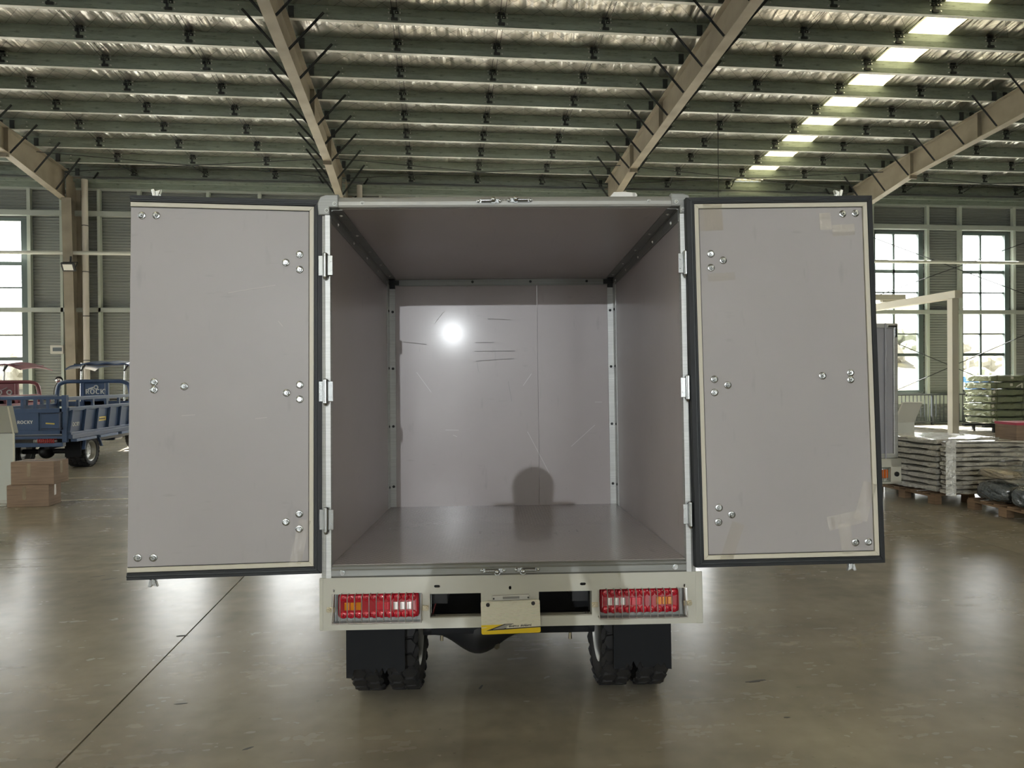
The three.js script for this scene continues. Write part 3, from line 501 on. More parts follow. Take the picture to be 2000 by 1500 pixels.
    mit([[a, c], [a - t, c - t], [b + (seal ? t : 0), c - t], [b, c]], -0.03, 0.003, creamTrim, 'trim_strip');
    if (seal) mit([[b, c], [b + t, c - t], [b + t, e + t], [b, e]], -0.03, 0.003, creamTrim, 'trim_strip');
    // rubber seal: a flat lip and a raised bead
    const A = a - t - 0.001, Bq = b + (seal ? t + 0.001 : 0), Cq = c - t - 0.001, E = e + t + 0.001, k = dims.k, ks = dims.ks;
    const lip2 = (pts, n) => { mit(pts, -0.034, 0.008, rubber, 'seal'); };
    lip2([[A, E], [Bq, E], [Bq + (seal ? ks : 0), E + 0.027], [A - k, E + 0.027]]);
    lip2([[A, Cq], [A, E], [A - k, E + 0.027], [A - k, Cq - 0.03]]);
    lip2([[A, Cq], [A - k, Cq - 0.03], [Bq + (seal ? ks : 0), Cq - 0.03], [Bq, Cq]]);
    if (seal) lip2([[Bq, Cq], [Bq + ks, Cq - 0.03], [Bq + ks, E + 0.027], [Bq, E]]);
    part(d, 'seal_bead', [rod([s * (A - k * 0.35), Cq - 0.012, 0.006], [s * (A - k * 0.35), E + 0.012, 0.006], 0.0055, 8), rod([s * (A - k * 0.35), E + 0.012, 0.006], [s * Bq, E + 0.012, 0.006], 0.0055, 8), rod([s * (A - k * 0.35), Cq - 0.014, 0.006], [s * Bq, Cq - 0.014, 0.006], 0.0055, 8)], rubber2);
    for (const [u, v] of bolts) { const q = again(d, 'bolt', { geometry: washer, material: chrome }, s * u, v, 0.0005); q.rotation.set(rr(-0.05, 0.05), rr(-0.05, 0.05), rr(0, 1)); }
    // locking rod cams at the free edge, above and below
    for (const [v, f] of [[E + 0.027, 1], [Cq - 0.03, -1]]) { const q = sub(d, 'lock_cam', [s * dims.cam, v, -0.055]); part(q, 'cam', [cyl(0.0105, 0.0105, 0.07, 0, f * 0.0, 0), ext(poly([[-0.012, 0], [0.012, 0], [0.016, 0.014], [0.02, 0.03], [0.008, 0.034], [0.0, 0.024], [-0.02, 0.032], [-0.014, 0.012]].map(([x, y]) => [s * x, f * (y + 0.012)])), 0.016, 0.002).translate(0, 0, -0.008)], chrome); part(q, 'lock_rod', cyl(0.011, 0.011, 0.25, 0, -f * 0.16, 0), chrome); }
    return d;
  };
  const lb = [[0.755, 1.51], [0.697, 1.512], [0.099, 1.355], [0.158, 1.318], [0.099, 1.288], [0.7, 0.797], [0.7, 0.765], [0.578, 0.778], [0.098, 0.783], [0.154, 0.748], [0.098, 0.72], [0.099, 0.223], [0.155, 0.19], [0.099, 0.159], [0.759, 0.057], [0.697, 0.055]];
  const rb = [[0.738, 1.51], [0.681, 1.508], [0.087, 1.338], [0.141, 1.309], [0.086, 1.277], [0.691, 0.803], [0.691, 0.773], [0.566, 0.792], [0.087, 0.786], [0.145, 0.759], [0.086, 0.728], [0.091, 0.226], [0.146, 0.195], [0.087, 0.164], [0.744, 0.063], [0.687, 0.061]];
  const dl = makeDoor(-1, { hx: -0.813, hz: 0, ry: Math.atan2(0.077, 0.797), rz: -0.004, u0: 0.06, u1: 0.8, v0: 0.019, v1: 1.545, seal: false, k: 0.034, ks: 0, cam: 0.716 }, lb, 'open door without a seal on its free edge');
  const dr = makeDoor(1, { hx: 0.8225, hz: 0.045, ry: 0, rz: 0.008, u0: 0.04, u1: 0.768, v0: 0.025, v1: 1.537, seal: true, k: 0.036, ks: 0.02, cam: 0.692 }, rb, 'open door with a black seal all round and bits of clear tape');
  for (const [x, y, w, h, a] of [[0.09, 1.49, 0.1, 0.1, 0.02], [0.1, 1.52, 0.085, 0.16, 0.04], [0.6, 1.475, 0.05, 0.075, 0.05], [0.68, 1.435, 0.1, 0.05, 0.06], [0.13, 1.235, 0.12, 0.035, 0.05], [0.14, 0.07, 0.055, 0.19, -0.35], [0.64, 0.16, 0.15, 0.06, 0.2], [0.735, 0.24, 0.06, 0.17, -0.3], [0.645, 0.08, 0.055, 0.13, 0.12]])
    part(dr, 'clear_tape', tr(new THREE.PlaneGeometry(w, h), x, y, 0.0045, 0, 0, a), tapeMat);
  part(dl, 'clear_tape', tr(new THREE.PlaneGeometry(0.05, 0.19), -0.095, 0.105, 0.0045, 0.0, 0, -0.22), tapeMat);
  for (const [x, y, l, a] of [[-0.56, 0.655, 0.055, 0.06], [-0.3, 1.2, 0.2, 0.18], [-0.26, 0.64, 0.05, 0.1], [-0.18, 1.05, 0.03, -0.9]]) part(dl, 'dent_mark', box(l, 0.003, 0.0005, x, y, 0.0012, 0, 0, a), M([0.5, 0.48, 0.46], 0.4));

  // white bumper sheet with its cut-outs
  const slot = (x, y, w, h) => rrect(x - w / 2, x + w / 2, y - h / 2, y + h / 2, Math.min(w, h) * 0.49, 4).reverse();
  const rect = (x0, x1, y0, y1) => [[x0, y0], [x0, y1], [x1, y1], [x1, y0]];
  const bump = poly([[-0.823, -0.278], [0.84, -0.278], [0.84, -0.054], [-0.823, -0.054]], [rect(-0.772, -0.385, -0.254, -0.124), rect(0.388, 0.776, -0.254, -0.124), rect(-0.349, -0.128, -0.233, -0.13), rect(0.124, 0.355, -0.235, -0.129), slot(-0.318, -0.098, 0.026, 0.012), slot(0.317, -0.099, 0.026, 0.012), slot(-0.001, -0.11, 0.011, 0.016), slot(-0.763, -0.109, 0.008, 0.014), slot(0.762, -0.114, 0.008, 0.014)]);
  part(truck, 'bumper', [ext(bump, 0.006).translate(0, 0, 0.006), bx(-0.823, 0.84, -0.278, -0.272, -0.07, 0.01), bx(-0.823, 0.84, -0.06, -0.054, -0.07, 0.01), bx(-0.823, -0.817, -0.278, -0.054, -0.07, 0.01), bx(0.834, 0.84, -0.278, -0.054, -0.07, 0.01), bx(-0.385, -0.349, -0.254, -0.124, -0.05, 0.006), bx(0.355, 0.388, -0.254, -0.124, -0.05, 0.006)], whitePaint);
  for (const g of [bx(-0.349, -0.128, -0.236, -0.23, -0.03, 0.006), bx(0.124, 0.355, -0.238, -0.232, -0.03, 0.006)]) part(truck, 'bumper_flange', g, M([0.3, 0.29, 0.25], 0.5));
  for (const s of [-1, 1]) part(truck, 'end_cap', rbx(s > 0 ? 0.81 : -0.825, s > 0 ? 0.842 : -0.808, -0.279, -0.053, -0.075, 0.014, 0.004), whitePaint);
  // tail lights behind wire guards
  const redM = M([0.4, 0.006, 0.02], 0.12, 0, { clearcoat: 1, clearcoatRoughness: 0.05 }), redC = M([0.58, 0.008, 0.028], 0.1, 0.1, { clearcoat: 1, clearcoatRoughness: 0.04 }), amber = M([0.75, 0.24, 0.005], 0.12, 0.2, { clearcoat: 1 }), clear = M([0.82, 0.76, 0.74], 0.12, 0.6, { clearcoat: 1 });
  const cellG = geo(sph(0.0175, 0, 0, 0, 0.98, 0.95, 0.45, 10)), coreG = geo(sph(0.006, 0, 0, 0.006, 1, 1, 0.7, 8)), blockG = geo(rbox(0.022, 0.034, 0.008, 0.003, 0, 0, 0));
  const wireM = M([0.33, 0.31, 0.28], 0.35, 0.8), nutM = M([0.45, 0.4, 0.28], 0.35, 0.8);
  for (const s of [-1, 1]) {
    const x0 = s < 0 ? -0.752 : 0.392, x1 = s < 0 ? -0.398 : 0.746, tl = sub(truck, 'tail_light');
    part(tl, 'recess', [bx(s < 0 ? -0.775 : 0.385, s < 0 ? -0.382 : 0.78, -0.258, -0.12, -0.05, -0.04), bx(s < 0 ? -0.775 : 0.385, s < 0 ? -0.382 : 0.78, -0.256, -0.253, -0.045, 0.006)], M([0.38, 0.39, 0.38], 0.4, 0.5));
    part(tl, 'lens', rbx(x0, x1, -0.236, -0.127, -0.04, -0.008, 0.014), redM);
    const w = (x1 - x0 - 0.02) / 10;
    for (let i = 0; i < 10; i++) for (const y of [-0.146, -0.218]) { const x = x0 + 0.01 + w * (i + 0.5); again(tl, 'lens_cell', { geometry: cellG, material: redC }, x, y, -0.008); again(tl, 'lens_core', { geometry: coreG, material: redM }, x, y, -0.005); }
    const am = s < 0 ? x0 + 0.03 : x1 - 0.03 - 0.075, cl = s < 0 ? x1 - 0.115 : x0 + 0.03;
    for (let i = 0; i < 3; i++) { again(tl, 'indicator_cell', { geometry: blockG, material: amber }, am + 0.012 + 0.025 * i, -0.182, -0.007); again(tl, 'reversing_cell', { geometry: blockG, material: clear }, cl + 0.014 + 0.029 * i, -0.182, -0.007); }
    again(tl, 'reflector_cell', { geometry: blockG, material: redC }, (x0 + x1) / 2 + s * -0.02, -0.182, -0.007).scale.x = 2.6;
    const gx0 = s < 0 ? -0.763 : 0.383, gx1 = s < 0 ? -0.384 : 0.762, zf = 0.052;
    for (let i = 0; i < 11; i++) { const x = gx0 + (s < 0 ? 0.035 : 0.035) + i * (gx1 - gx0 - 0.07) / 10; part(tl, 'guard_wire', tube([[x, -0.122, 0.008], [x, -0.12, 0.03], [x, -0.125, zf - 0.004], [x, -0.14, zf], [x, -0.225, zf], [x, -0.238, zf - 0.001], [x, -0.242, zf - 0.006]], 0.0022, 20, 6), wireM); }
    part(tl, 'guard_frame', [path([[gx0, -0.122, 0.008], [gx0, -0.238, zf], [gx1, -0.238, zf], [gx1, -0.122, 0.008], [gx0, -0.122, 0.008]], 0.0026), path([[gx0, -0.122, 0.008], [gx0, -0.24, 0.01], [gx0, -0.238, zf]], 0.0024), path([[gx1, -0.122, 0.008], [gx1, -0.24, 0.01], [gx1, -0.238, zf]], 0.0024)], wireM);
    for (const x of [gx0 - 0.02, gx1 + 0.02]) part(tl, 'mounting_bolt', [rbox(0.035, 0.022, 0.004, 0.001, x + (x < gx0 ? 0.008 : -0.008), -0.189, 0.014), cyl(0.011, 0.011, 0.008, x, -0.189, 0.02, Math.PI / 2, 0, 0, 6), cyl(0.005, 0.005, 0.016, x, -0.189, 0.022, Math.PI / 2, 0, 0, 10)], nutM);
  }
  // blank number plate, its bracket and lamp
  const np = sub(truck, 'number_plate', [0, -0.232, 0.022]); np.rotation.set(-0.05, 0, 0.018);
  part(np, 'bracket', [bx(-0.118, 0.122, 0.04, 0.105, -0.012, -0.008)], M([0.5, 0.5, 0.46], 0.5));
  const plateC = document.createElement('canvas'); plateC.width = 1024; plateC.height = 560;
  {
    const c = plateC.getContext('2d'); c.fillStyle = '#dcd8c4'; c.fillRect(0, 0, 1024, 560);
    for (let i = 0; i < 500; i++) { c.fillStyle = `rgba(${150 + rr(0, 60) | 0},${145 + rr(0, 60) | 0},${120 + rr(0, 50) | 0},0.10)`; c.beginPath(); c.ellipse(rr(0, 1024), rr(0, 400), rr(6, 60), rr(2, 9), 0, 0, 7); c.fill(); }
    c.fillStyle = '#e6c60c'; c.fillRect(0, 400, 380, 160); c.fillRect(0, 470, 1024, 90);
    c.fillStyle = '#dcd8c4'; c.fillRect(380, 380, 644, 74); c.beginPath(); c.moveTo(0, 440); c.lineTo(110, 438); c.lineTo(60, 450); c.lineTo(0, 452); c.fill(); c.beginPath(); c.moveTo(30, 502); c.lineTo(150, 488); c.lineTo(90, 500); c.fill();
    c.fillStyle = '#15130f'; c.beginPath(); c.moveTo(80, 498); c.lineTo(400, 392); c.lineTo(560, 388); c.lineTo(420, 468); c.lineTo(1024, 452); c.lineTo(1024, 468); c.closePath(); c.fill();
    c.fillStyle = '#8d8c86'; c.beginPath(); c.moveTo(190, 480); c.lineTo(420, 400); c.lineTo(550, 390); c.lineTo(390, 470); c.closePath(); c.fill();
    c.fillStyle = '#c9c5b4'; c.beginPath(); c.moveTo(400, 462); c.lineTo(470, 416); c.lineTo(600, 412); c.closePath(); c.fill();
    c.strokeStyle = '#2a2822'; c.lineWidth = 7; c.save(); c.transform(1, -0.02, -0.2, 1, 0, 0);
    for (const [a, b] of [[570, 690], [712, 735], [770, 945]]) for (let x = a; x < b; x += 17) { c.beginPath(); c.moveTo(x, 462); c.lineTo(x + rr(-3, 7), 432); if (rnd() > 0.5) c.lineTo(x + 12, 462); else { c.moveTo(x, rnd() > 0.5 ? 434 : 459); c.lineTo(x + 12, 447); } c.stroke(); }
    c.restore();
  }
  const plateT = new THREE.CanvasTexture(plateC); plateT.colorSpace = THREE.SRGBColorSpace;
  const pf = ext(poly(rrect(-0.128, 0.128, -0.07, 0.07, 0.008)), 0.003, 0.0008), pfp = plain(pf); { const p = pfp.attributes.position, u = pfp.attributes.uv; for (let i = 0; i < p.count; i++) u.setXY(i, (p.getX(i) + 0.128) / 0.256, (p.getY(i) + 0.07) / 0.14); }
  part(np, 'plate', pfp, M([1, 1, 1], 0.35, 0, { map: plateT }), { keepUV: true });
  for (const x of [-0.097, 0.099]) part(np, 'grommet', [cyl(0.0085, 0.0085, 0.002, x, 0.055, 0.0045, Math.PI / 2, 0, 0, 20), cyl(0.004, 0.004, 0.004, x, 0.055, 0.005, Math.PI / 2, 0, 0, 10)], black);
  part(np, 'plate_lamp', [rbx(-0.078, 0.084, 0.073, 0.094, -0.008, 0.016, 0.005)], M([0.55, 0.55, 0.52], 0.15, 0, { clearcoat: 1 }));
  part(np, 'lamp_label', bx(-0.032, 0.04, 0.08, 0.09, 0.0155, 0.0165), M([0.2, 0.2, 0.19], 0.4));
  part(np, 'lamp_screw', [cyl(0.004, 0.004, 0.004, -0.071, 0.083, 0.016, Math.PI / 2, 0, 0, 8), cyl(0.004, 0.004, 0.004, 0.078, 0.083, 0.016, Math.PI / 2, 0, 0, 8)], black);

  // chassis, axle, wheels
  part(truck, 'chassis', [bx(-0.35, -0.28, -0.2, -0.06, -2.9, -0.09), bx(0.28, 0.35, -0.2, -0.06, -2.9, -0.09), ...[-0.1, -0.7, -1.3, -1.9].map((z) => bx(-0.35, 0.35, -0.16, -0.1, z - 0.03, z)), bx(-0.78, 0.78, -0.06, -0.03, -L, -0.08)], black);
  part(truck, 'dark_backing', bx(-0.37, 0.38, -0.4, -0.05, -0.3, -0.29), M([0.01, 0.011, 0.013], 0.9));  // dark sheet added behind the bumper gaps to keep them in shade
  part(truck, 'under_tray', bx(-0.38, 0.4, -0.295, -0.262, -0.16, -0.1), black);
  part(truck, 'air_tank', [cyl(0.05, 0.05, 0.1, -0.27, -0.125, -0.2, 0, 0, Math.PI / 2)], M([0.35, 0.36, 0.36], 0.4));
  part(truck, 'wiring', [tube([[-0.35, -0.26, -0.12], [-0.33, -0.2, -0.14], [-0.28, -0.16, -0.16], [-0.24, -0.1, -0.17]], 0.003, 16, 6)], M([0.3, 0.02, 0.02], 0.5));
  const hp = []; for (let i = 0; i <= 30; i++) { const t = i / 30 * 2 - 1, x = t * 0.42; const d = Math.abs(x + 0.15) / 0.21; hp.push([0.043 + (d < 1 ? 0.09 * (0.5 + 0.5 * Math.cos(Math.PI * d)) : 0), x]); }
  const ag = new THREE.LatheGeometry(hp.map((p) => new THREE.Vector2(...p)), 36); ag.rotateZ(-Math.PI / 2); ag.translate(0, 0, 0);
  const axle = sub(truck, 'rear_axle', [0, -0.4, -0.42]); part(axle, 'housing', ag, M([0.02, 0.021, 0.023], 0.42));
  part(axle, 'drain_bolt', [cyl(0.012, 0.012, 0.02, -0.06, -0.085, 0.06, 0.6, 0, -0.4, 6), cyl(0.009, 0.009, 0.025, -0.33, -0.05, 0.03, 0, 0, 0, 6), cyl(0.01, 0.008, 0.03, 0.3, -0.05, 0.03, 0, 0, 0, 6)], nutM);
  for (const s of [-1, 1]) {
    const ls = sub(truck, 'leaf_spring', [s * 0.335, -0.33, -0.42]);
    for (let i = 0; i < 4; i++) { const l = 0.42 - i * 0.08; part(ls, 'leaf', tube([[0, 0.1 - i * 0.014 - (0.42 - l) * 0.2, -l], [0, -i * 0.014, 0], [0, 0.1 - i * 0.014 - (0.42 - l) * 0.2, l]], 0.008, 16, 6), black); }
    const sx = s < 0 ? [-0.73, -0.47] : [0.462, 0.722];
    const a = sx[0], b = sx[1], y0 = -0.515, y1 = -0.5;
    const pts = s < 0 ? [[a, -0.26], [b, -0.26], [b, y1 + 0.012], [b - 0.03, y1 + 0.0], [b - 0.045, y1 + 0.022], [b - 0.075, y1 + 0.022], [b - 0.09, y1 - 0.002], [b - 0.1, y1 + 0.024], [b - 0.115, y1], [b - 0.127, y1 + 0.022], [b - 0.14, y1], [b - 0.16, y1 + 0.02], [a + 0.035, y1 + 0.018], [a + 0.03, y1 - 0.004], [a + 0.022, y0 - 0.004], [a, y0 - 0.002]]
      : [[a, -0.26], [a, y1 - 0.002], [a + 0.05, y1 + 0.0], [a + 0.06, y1 + 0.024], [a + 0.075, y1 + 0.002], [a + 0.088, y1 + 0.03], [a + 0.102, y1], [a + 0.118, y1 + 0.03], [a + 0.135, y1 + 0.002], [a + 0.18, y1 + 0.004], [a + 0.195, y1 + 0.02], [a + 0.21, y1 + 0.006], [a + 0.228, y1 + 0.02], [a + 0.24, y1 - 0.006], [b, y1 - 0.008], [b, -0.26]];
    part(truck, 'mudflap', ext(poly(pts), 0.006, 0.001).translate(0, 0, -0.085), flapMat);
    wheel(truck, tyreBig, s * 0.662, -0.4, -0.42, s < 0); wheel(truck, tyreBig, s * 0.492, -0.4, -0.42, s > 0);
  }
  wheel(truck, tyreBig, 0, -0.298, -2.75, false);
  const fk = sub(truck, 'front_fork'); part(fk, 'fork', [rod([-0.13, -0.3, -2.75], [-0.13, 0.15, -2.62], 0.025), rod([0.13, -0.3, -2.75], [0.13, 0.15, -2.62], 0.025), rod([-0.13, 0.15, -2.62], [0.13, 0.15, -2.62], 0.03)], black);
  // cab ahead of the box
  const cab = sub(truck, 'cab'); const cp = [[-0.06, -1.82], [1.3, -1.82], [1.34, -2.5], [0.75, -2.85], [0.2, -2.95], [-0.06, -2.9]];
  part(cab, 'shell', [alongX(cp, -0.62, -0.59), alongX(cp, 0.59, 0.62), bx(-0.62, 0.62, 1.28, 1.33, -2.5, -1.82), bx(-0.6, 0.6, -0.08, -0.05, -2.9, -1.82), bar([0, 0.2, -2.95], [0, 0.76, -2.84], 1.2, 0.03), bx(-0.6, 0.6, -0.06, 1.3, -1.85, -1.82)], whitePaint);
  part(cab, 'windscreen', bar([0, 0.76, -2.84], [0, 1.32, -2.5], 1.18, 0.006), M([0.05, 0.06, 0.065], 0.05));
}
const pad = thing('foam_strip', 'small white foam strip lying on the rear roof edge of the cargo tricycle', 'foam strip', [0, 0, 0]);
{ const v = new THREE.Vector3(0.535, 1.617, -0.075); truck.updateMatrixWorld(); truck.localToWorld(v); pad.position.copy(v); pad.quaternion.copy(truck.quaternion); part(pad, 'strip', [ext(poly([[-0.066, 0], [0.055, 0], [0.062, 0.009], [0.055, 0.02], [0.0, 0.026], [-0.045, 0.024]]), 0.035, 0.002, 1)], M([0.85, 0.85, 0.82], 0.6)); part(pad, 'tape_end', [bx(0.04, 0.052, 0.004, 0.019, 0.035, 0.038)], M([0.5, 0.5, 0.48], 0.5)); }

// ---------------------------------------------------------------- things to the left
const bluePaint = M([0.045, 0.09, 0.2], 0.38, 0, { clearcoat: 0.5, clearcoatRoughness: 0.2 }), blueDark = M([0.02, 0.035, 0.075], 0.45), maroon = M([0.2, 0.045, 0.06], 0.4, 0, { clearcoat: 0.4 });
const stencil = M([0.72, 0.74, 0.74], 0.5), yellowM = M([0.7, 0.55, 0.12], 0.5), springRed = M([0.6, 0.05, 0.05], 0.35);
const tyreMid = makeTyre(0.285, 0.15, 2);
const scallop = (w, d, mat2, parent, x, y, z) => {                              // driver's canopy with rolled edges and ribs
  const g = new THREE.BoxGeometry(w, 0.025, d, 40, 1, 10), p = g.attributes.position;
  for (let i = 0; i < p.count; i++) { const u = p.getX(i) / w * 2, v = p.getZ(i) / d * 2; p.setY(i, p.getY(i) - 0.12 * Math.pow(Math.abs(u), 4) - 0.05 * v * v + 0.014 * Math.sin(u * Math.PI * 4)); }
  g.computeVertexNormals(); return part(parent, 'canopy', tr(g, x, y, z), mat2);
};
function bedTricycle(name, label, pos, ry, paint, dark, opt = {}) {
  const t = thing(name, label, 'tricycle', pos, ry), W = 0.72, len = opt.len ?? 2.5, fl = 0.64, up = 1.07;   // rear at z = 0, right side at x = 0
  const w2 = W * 2;
  // tailgate: frame with two recessed fields and an upper rail
  const tg = sub(t, 'tailgate');
  part(tg, 'gate_frame', [rbx(-w2 + 0.04, -0.06, fl, fl + 0.06, -0.03, 0.01), rbx(-w2 + 0.04, -0.06, up - 0.07, up, -0.03, 0.01), rbx(-w2 + 0.04, -w2 + 0.12, fl, up, -0.03, 0.01), rbx(-0.12, -0.06, fl, up, -0.03, 0.01), rbx(-0.86, -0.45, fl, up, -0.03, 0.004)], paint);
  part(tg, 'gate_field', [bx(-w2 + 0.1, -0.08, fl + 0.02, up - 0.02, -0.03, -0.018)], paint);
  for (const [x0, x1] of [[-0.42, -0.13], [-1.3, -0.9]]) part(tg, 'gate_rim', [rbx(x0, x1, fl + 0.34, fl + 0.355, -0.02, 0.0), rbx(x0, x1, fl + 0.08, fl + 0.095, -0.02, 0.0)], dark);
  part(t, 'rail', [rbx(-w2 + 0.02, -0.04, 1.22, 1.275, -0.03, 0.02), ...[-1.3, -1.1, -0.9, -0.7, -0.5, -0.3].map((x) => rbx(x - 0.025, x + 0.025, up, 1.23, -0.02, 0.015))], paint);
  part(t, 'corner_post', [rbx(-0.075, 0.0, 0.5, 1.29, -0.05, 0.025), rbx(-w2, -w2 + 0.075, 0.5, 1.29, -0.05, 0.025)], paint);
  part(t, 'gate_latch', [cyl(0.022, 0.022, 0.34, -0.02, 0.86, -0.09), cyl(0.022, 0.022, 0.3, -0.09, 0.86, 0.03), rbx(-0.11, -0.06, 0.72, 0.75, 0.0, 0.05), rbx(-0.11, -0.06, 0.98, 1.01, 0.0, 0.05)], dark);
  // side boards with slanted ribs
  for (const sx of [0, -w2]) {
    const s = sub(t, 'side_board', [sx, 0, 0]); const o = sx === 0 ? 1 : -1;
    part(s, 'board', [bx(o > 0 ? -0.035 : 0, o > 0 ? 0 : 0.035, fl + 0.02, up, -len, -0.05)], paint);
    part(s, 'upper_rail', [rbx(o > 0 ? -0.04 : -0.01, o > 0 ? 0.01 : 0.04, 1.2, 1.26, -len, -0.03), rbx(o > 0 ? -0.04 : -0.02, o > 0 ? 0.02 : 0.04, up - 0.05, up + 0.015, -len, -0.03)], paint);
    for (let k = 0; k < 5; k++) part(s, 'rail_post', rbx(o > 0 ? -0.035 : -0.005, o > 0 ? 0.005 : 0.035, up, 1.22, -0.42 - k * 0.52, -0.36 - k * 0.52), paint);
    for (let k = 0; k < 6; k++) part(s, 'rib', [bar([o * 0.02, up - 0.04, -0.12 - k * 0.46], [o * 0.02, fl + 0.02, -0.02 - k * 0.46], 0.05, 0.05)], paint);
    part(s, 'lower_rail', [rbx(o > 0 ? -0.02 : -0.07, o > 0 ? 0.07 : 0.02, 0.55, 0.62, -len, -0.02), rbx(o > 0 ? -0.01 : -0.045, o > 0 ? 0.045 : 0.01, 0.62, 0.66, -len, -0.02)], paint);
    part(s, 'tie_ledge', [-0.1, -0.95, -1.8].map((z) => rbx(o > 0 ? 0.0 : -0.1, o > 0 ? 0.1 : 0.0, 0.5, 0.545, z - 0.7, z)), M([0.13, 0.2, 0.36], 0.35));
  }
  part(t, 'bed_floor', bx(-w2 + 0.02, -0.02, 0.58, 0.62, -len, -0.03), dark);
  // hoop and headboard at the front of the bed
  const hz = -len;
  part(t, 'hoop', tube([[-w2 + 0.02, 0.7, hz], [-w2 + 0.02, 1.28, hz], [-w2 + 0.06, 1.46, hz], [-w2 + 0.22, 1.52, hz], [-0.22, 1.52, hz], [-0.06, 1.46, hz], [-0.02, 1.28, hz], [-0.02, 0.7, hz]], 0.04, 60, 10, 0.2), paint);
  part(t, 'headboard', [bx(-0.92, -0.52, 1.05, 1.5, hz - 0.02, hz), rbx(-0.97, -0.9, 1.0, 1.5, hz - 0.03, hz + 0.02), rbx(-0.5, -0.44, 1.0, 1.5, hz - 0.03, hz + 0.02), bx(-w2, 0, 1.02, 1.12, hz - 0.03, hz)], paint);
  // under the tail: beam, spring, lights, wheels
  part(t, 'rear_beam', [rbx(-w2 + 0.05, -0.05, 0.43, 0.5, -0.05, 0.05), rbx(-w2 + 0.05, -0.05, 0.56, 0.6, -0.03, 0.02)], paint);
  part(t, 'chassis', [bx(-1.1, -1.02, 0.38, 0.56, -len - 1.3, -0.1), bx(-0.42, -0.34, 0.38, 0.56, -len - 1.3, -0.1), rod([-w2 + 0.2, 0.285, -0.75], [-0.2, 0.285, -0.75], 0.045), sph(0.13, -0.72, 0.285, -0.75)], black);
  const sp = sub(t, 'spring_cushion', [-0.32, 0.525, 0.03]);
  const coil = []; for (let i = 0; i <= 90; i++) { const a = i / 90 * Math.PI * 2 * 9; coil.push([-0.12 + i / 90 * 0.27, Math.cos(a) * 0.034, Math.sin(a) * 0.034]); }
  part(sp, 'coil', tube(coil, 0.008, 180, 6), springRed); part(sp, 'damper', [cyl(0.018, 0.018, 0.34, 0.0, 0, 0, 0, 0, Math.PI / 2), cyl(0.036, 0.036, 0.03, -0.14, 0, 0, 0, 0, Math.PI / 2), cyl(0.03, 0.03, 0.02, -0.18, 0, 0, 0, 0, Math.PI / 2)], M([0.4, 0.42, 0.44], 0.3, 0.7));
  part(t, 'number_plate', [box(0.28, 0.14, 0.006, -0.98, 0.5, 0.075, -0.7)], M([0.6, 0.62, 0.58], 0.5));
  for (const [x, f] of [[-0.1, false], [-0.255, false], [-w2 + 0.1, true], [-w2 + 0.255, true]]) wheel(t, tyreMid, x + 0.06, 0.285, -0.75, f);
  for (const s of [0, -w2 + 0.16]) { part(t, 'mudflap', bx(s - 0.2, s + 0.06, 0.22, 0.56, -0.32, -0.31), flapMat); for (const z of [-0.42, -1.08]) part(t, 'fender_stay', bar([s + 0.03, 0.55, z + (z > -0.7 ? -0.1 : 0.1)], [s + 0.05, 0.34, z], 0.05, 0.02), M([0.1, 0.16, 0.32], 0.35)); }
  // driver's place: seat, tank, front wheel, bars and canopy on two posts
  part(t, 'saddle', [rbox(0.5, 0.12, 0.6, 0.05, -0.72, 0.86, hz - 0.5), rbox(0.5, 0.5, 0.4, 0.04, -0.72, 0.55, hz - 0.5)], dark);
  part(t, 'tank', rbox(0.3, 0.24, 0.5, 0.1, -0.72, 0.86, hz - 1.05), paint);
  part(t, 'fork', [rod([-0.8, 0.28, hz - 1.85], [-0.8, 1.05, hz - 1.5], 0.025), rod([-0.64, 0.28, hz - 1.85], [-0.64, 1.05, hz - 1.5], 0.025)], M([0.5, 0.5, 0.5], 0.3, 0.8));
  part(t, 'handlebar', tube([[-1.1, 1.08, hz - 1.25], [-0.95, 1.12, hz - 1.4], [-0.72, 1.1, hz - 1.5], [-0.49, 1.12, hz - 1.4], [-0.34, 1.08, hz - 1.25]], 0.016, 24, 8), black);
  wheel(t, tyreMid, -0.72, 0.285, hz - 1.85, false);
  const cw = opt.canopyW ?? 1.46, cx = opt.canopyX ?? -0.72, cy = opt.canopyY ?? 1.93;
  scallop(cw, 1.25, opt.canopyPaint ?? paint, t, cx, cy + 0.03, hz - 0.75);
  part(t, 'canopy_lining', rbox(cw * 0.8, 0.03, 1.15, 0.01, cx, cy - 0.03, hz - 0.75), dark);
  for (const x of [cx - 0.42, cx + 0.42]) part(t, 'canopy_post', [rod([x, 0.9, hz - 0.12], [x, cy, hz - 0.2], 0.022)], M([0.7, 0.72, 0.7], 0.25, 0.8));
  for (const x of [cx - 0.42, cx + 0.42]) part(t, 'canopy_stay', bar([x, cy - 0.17, hz - 0.16], [x + 0.09, cy - 0.03, hz - 0.16], 0.03), black);
  for (const s of opt.mirrors ?? []) { const m = sub(t, 'mirror', s); part(m, 'mirror_back', sph(0.09, 0, 0, -0.012, 1, 0.95, 0.3), black); part(m, 'mirror_glass', sph(0.075, 0, -0.01, 0.012, 0.95, 0.7, 0.16), M([0.9, 0.92, 0.92], 0.05, 1)); part(m, 'mirror_arm', tube([[0, -0.03, 0], [-0.1, -0.16, -0.03], [-0.14, -0.36, -0.05]], 0.008, 10, 6), black); }
  return t;
}
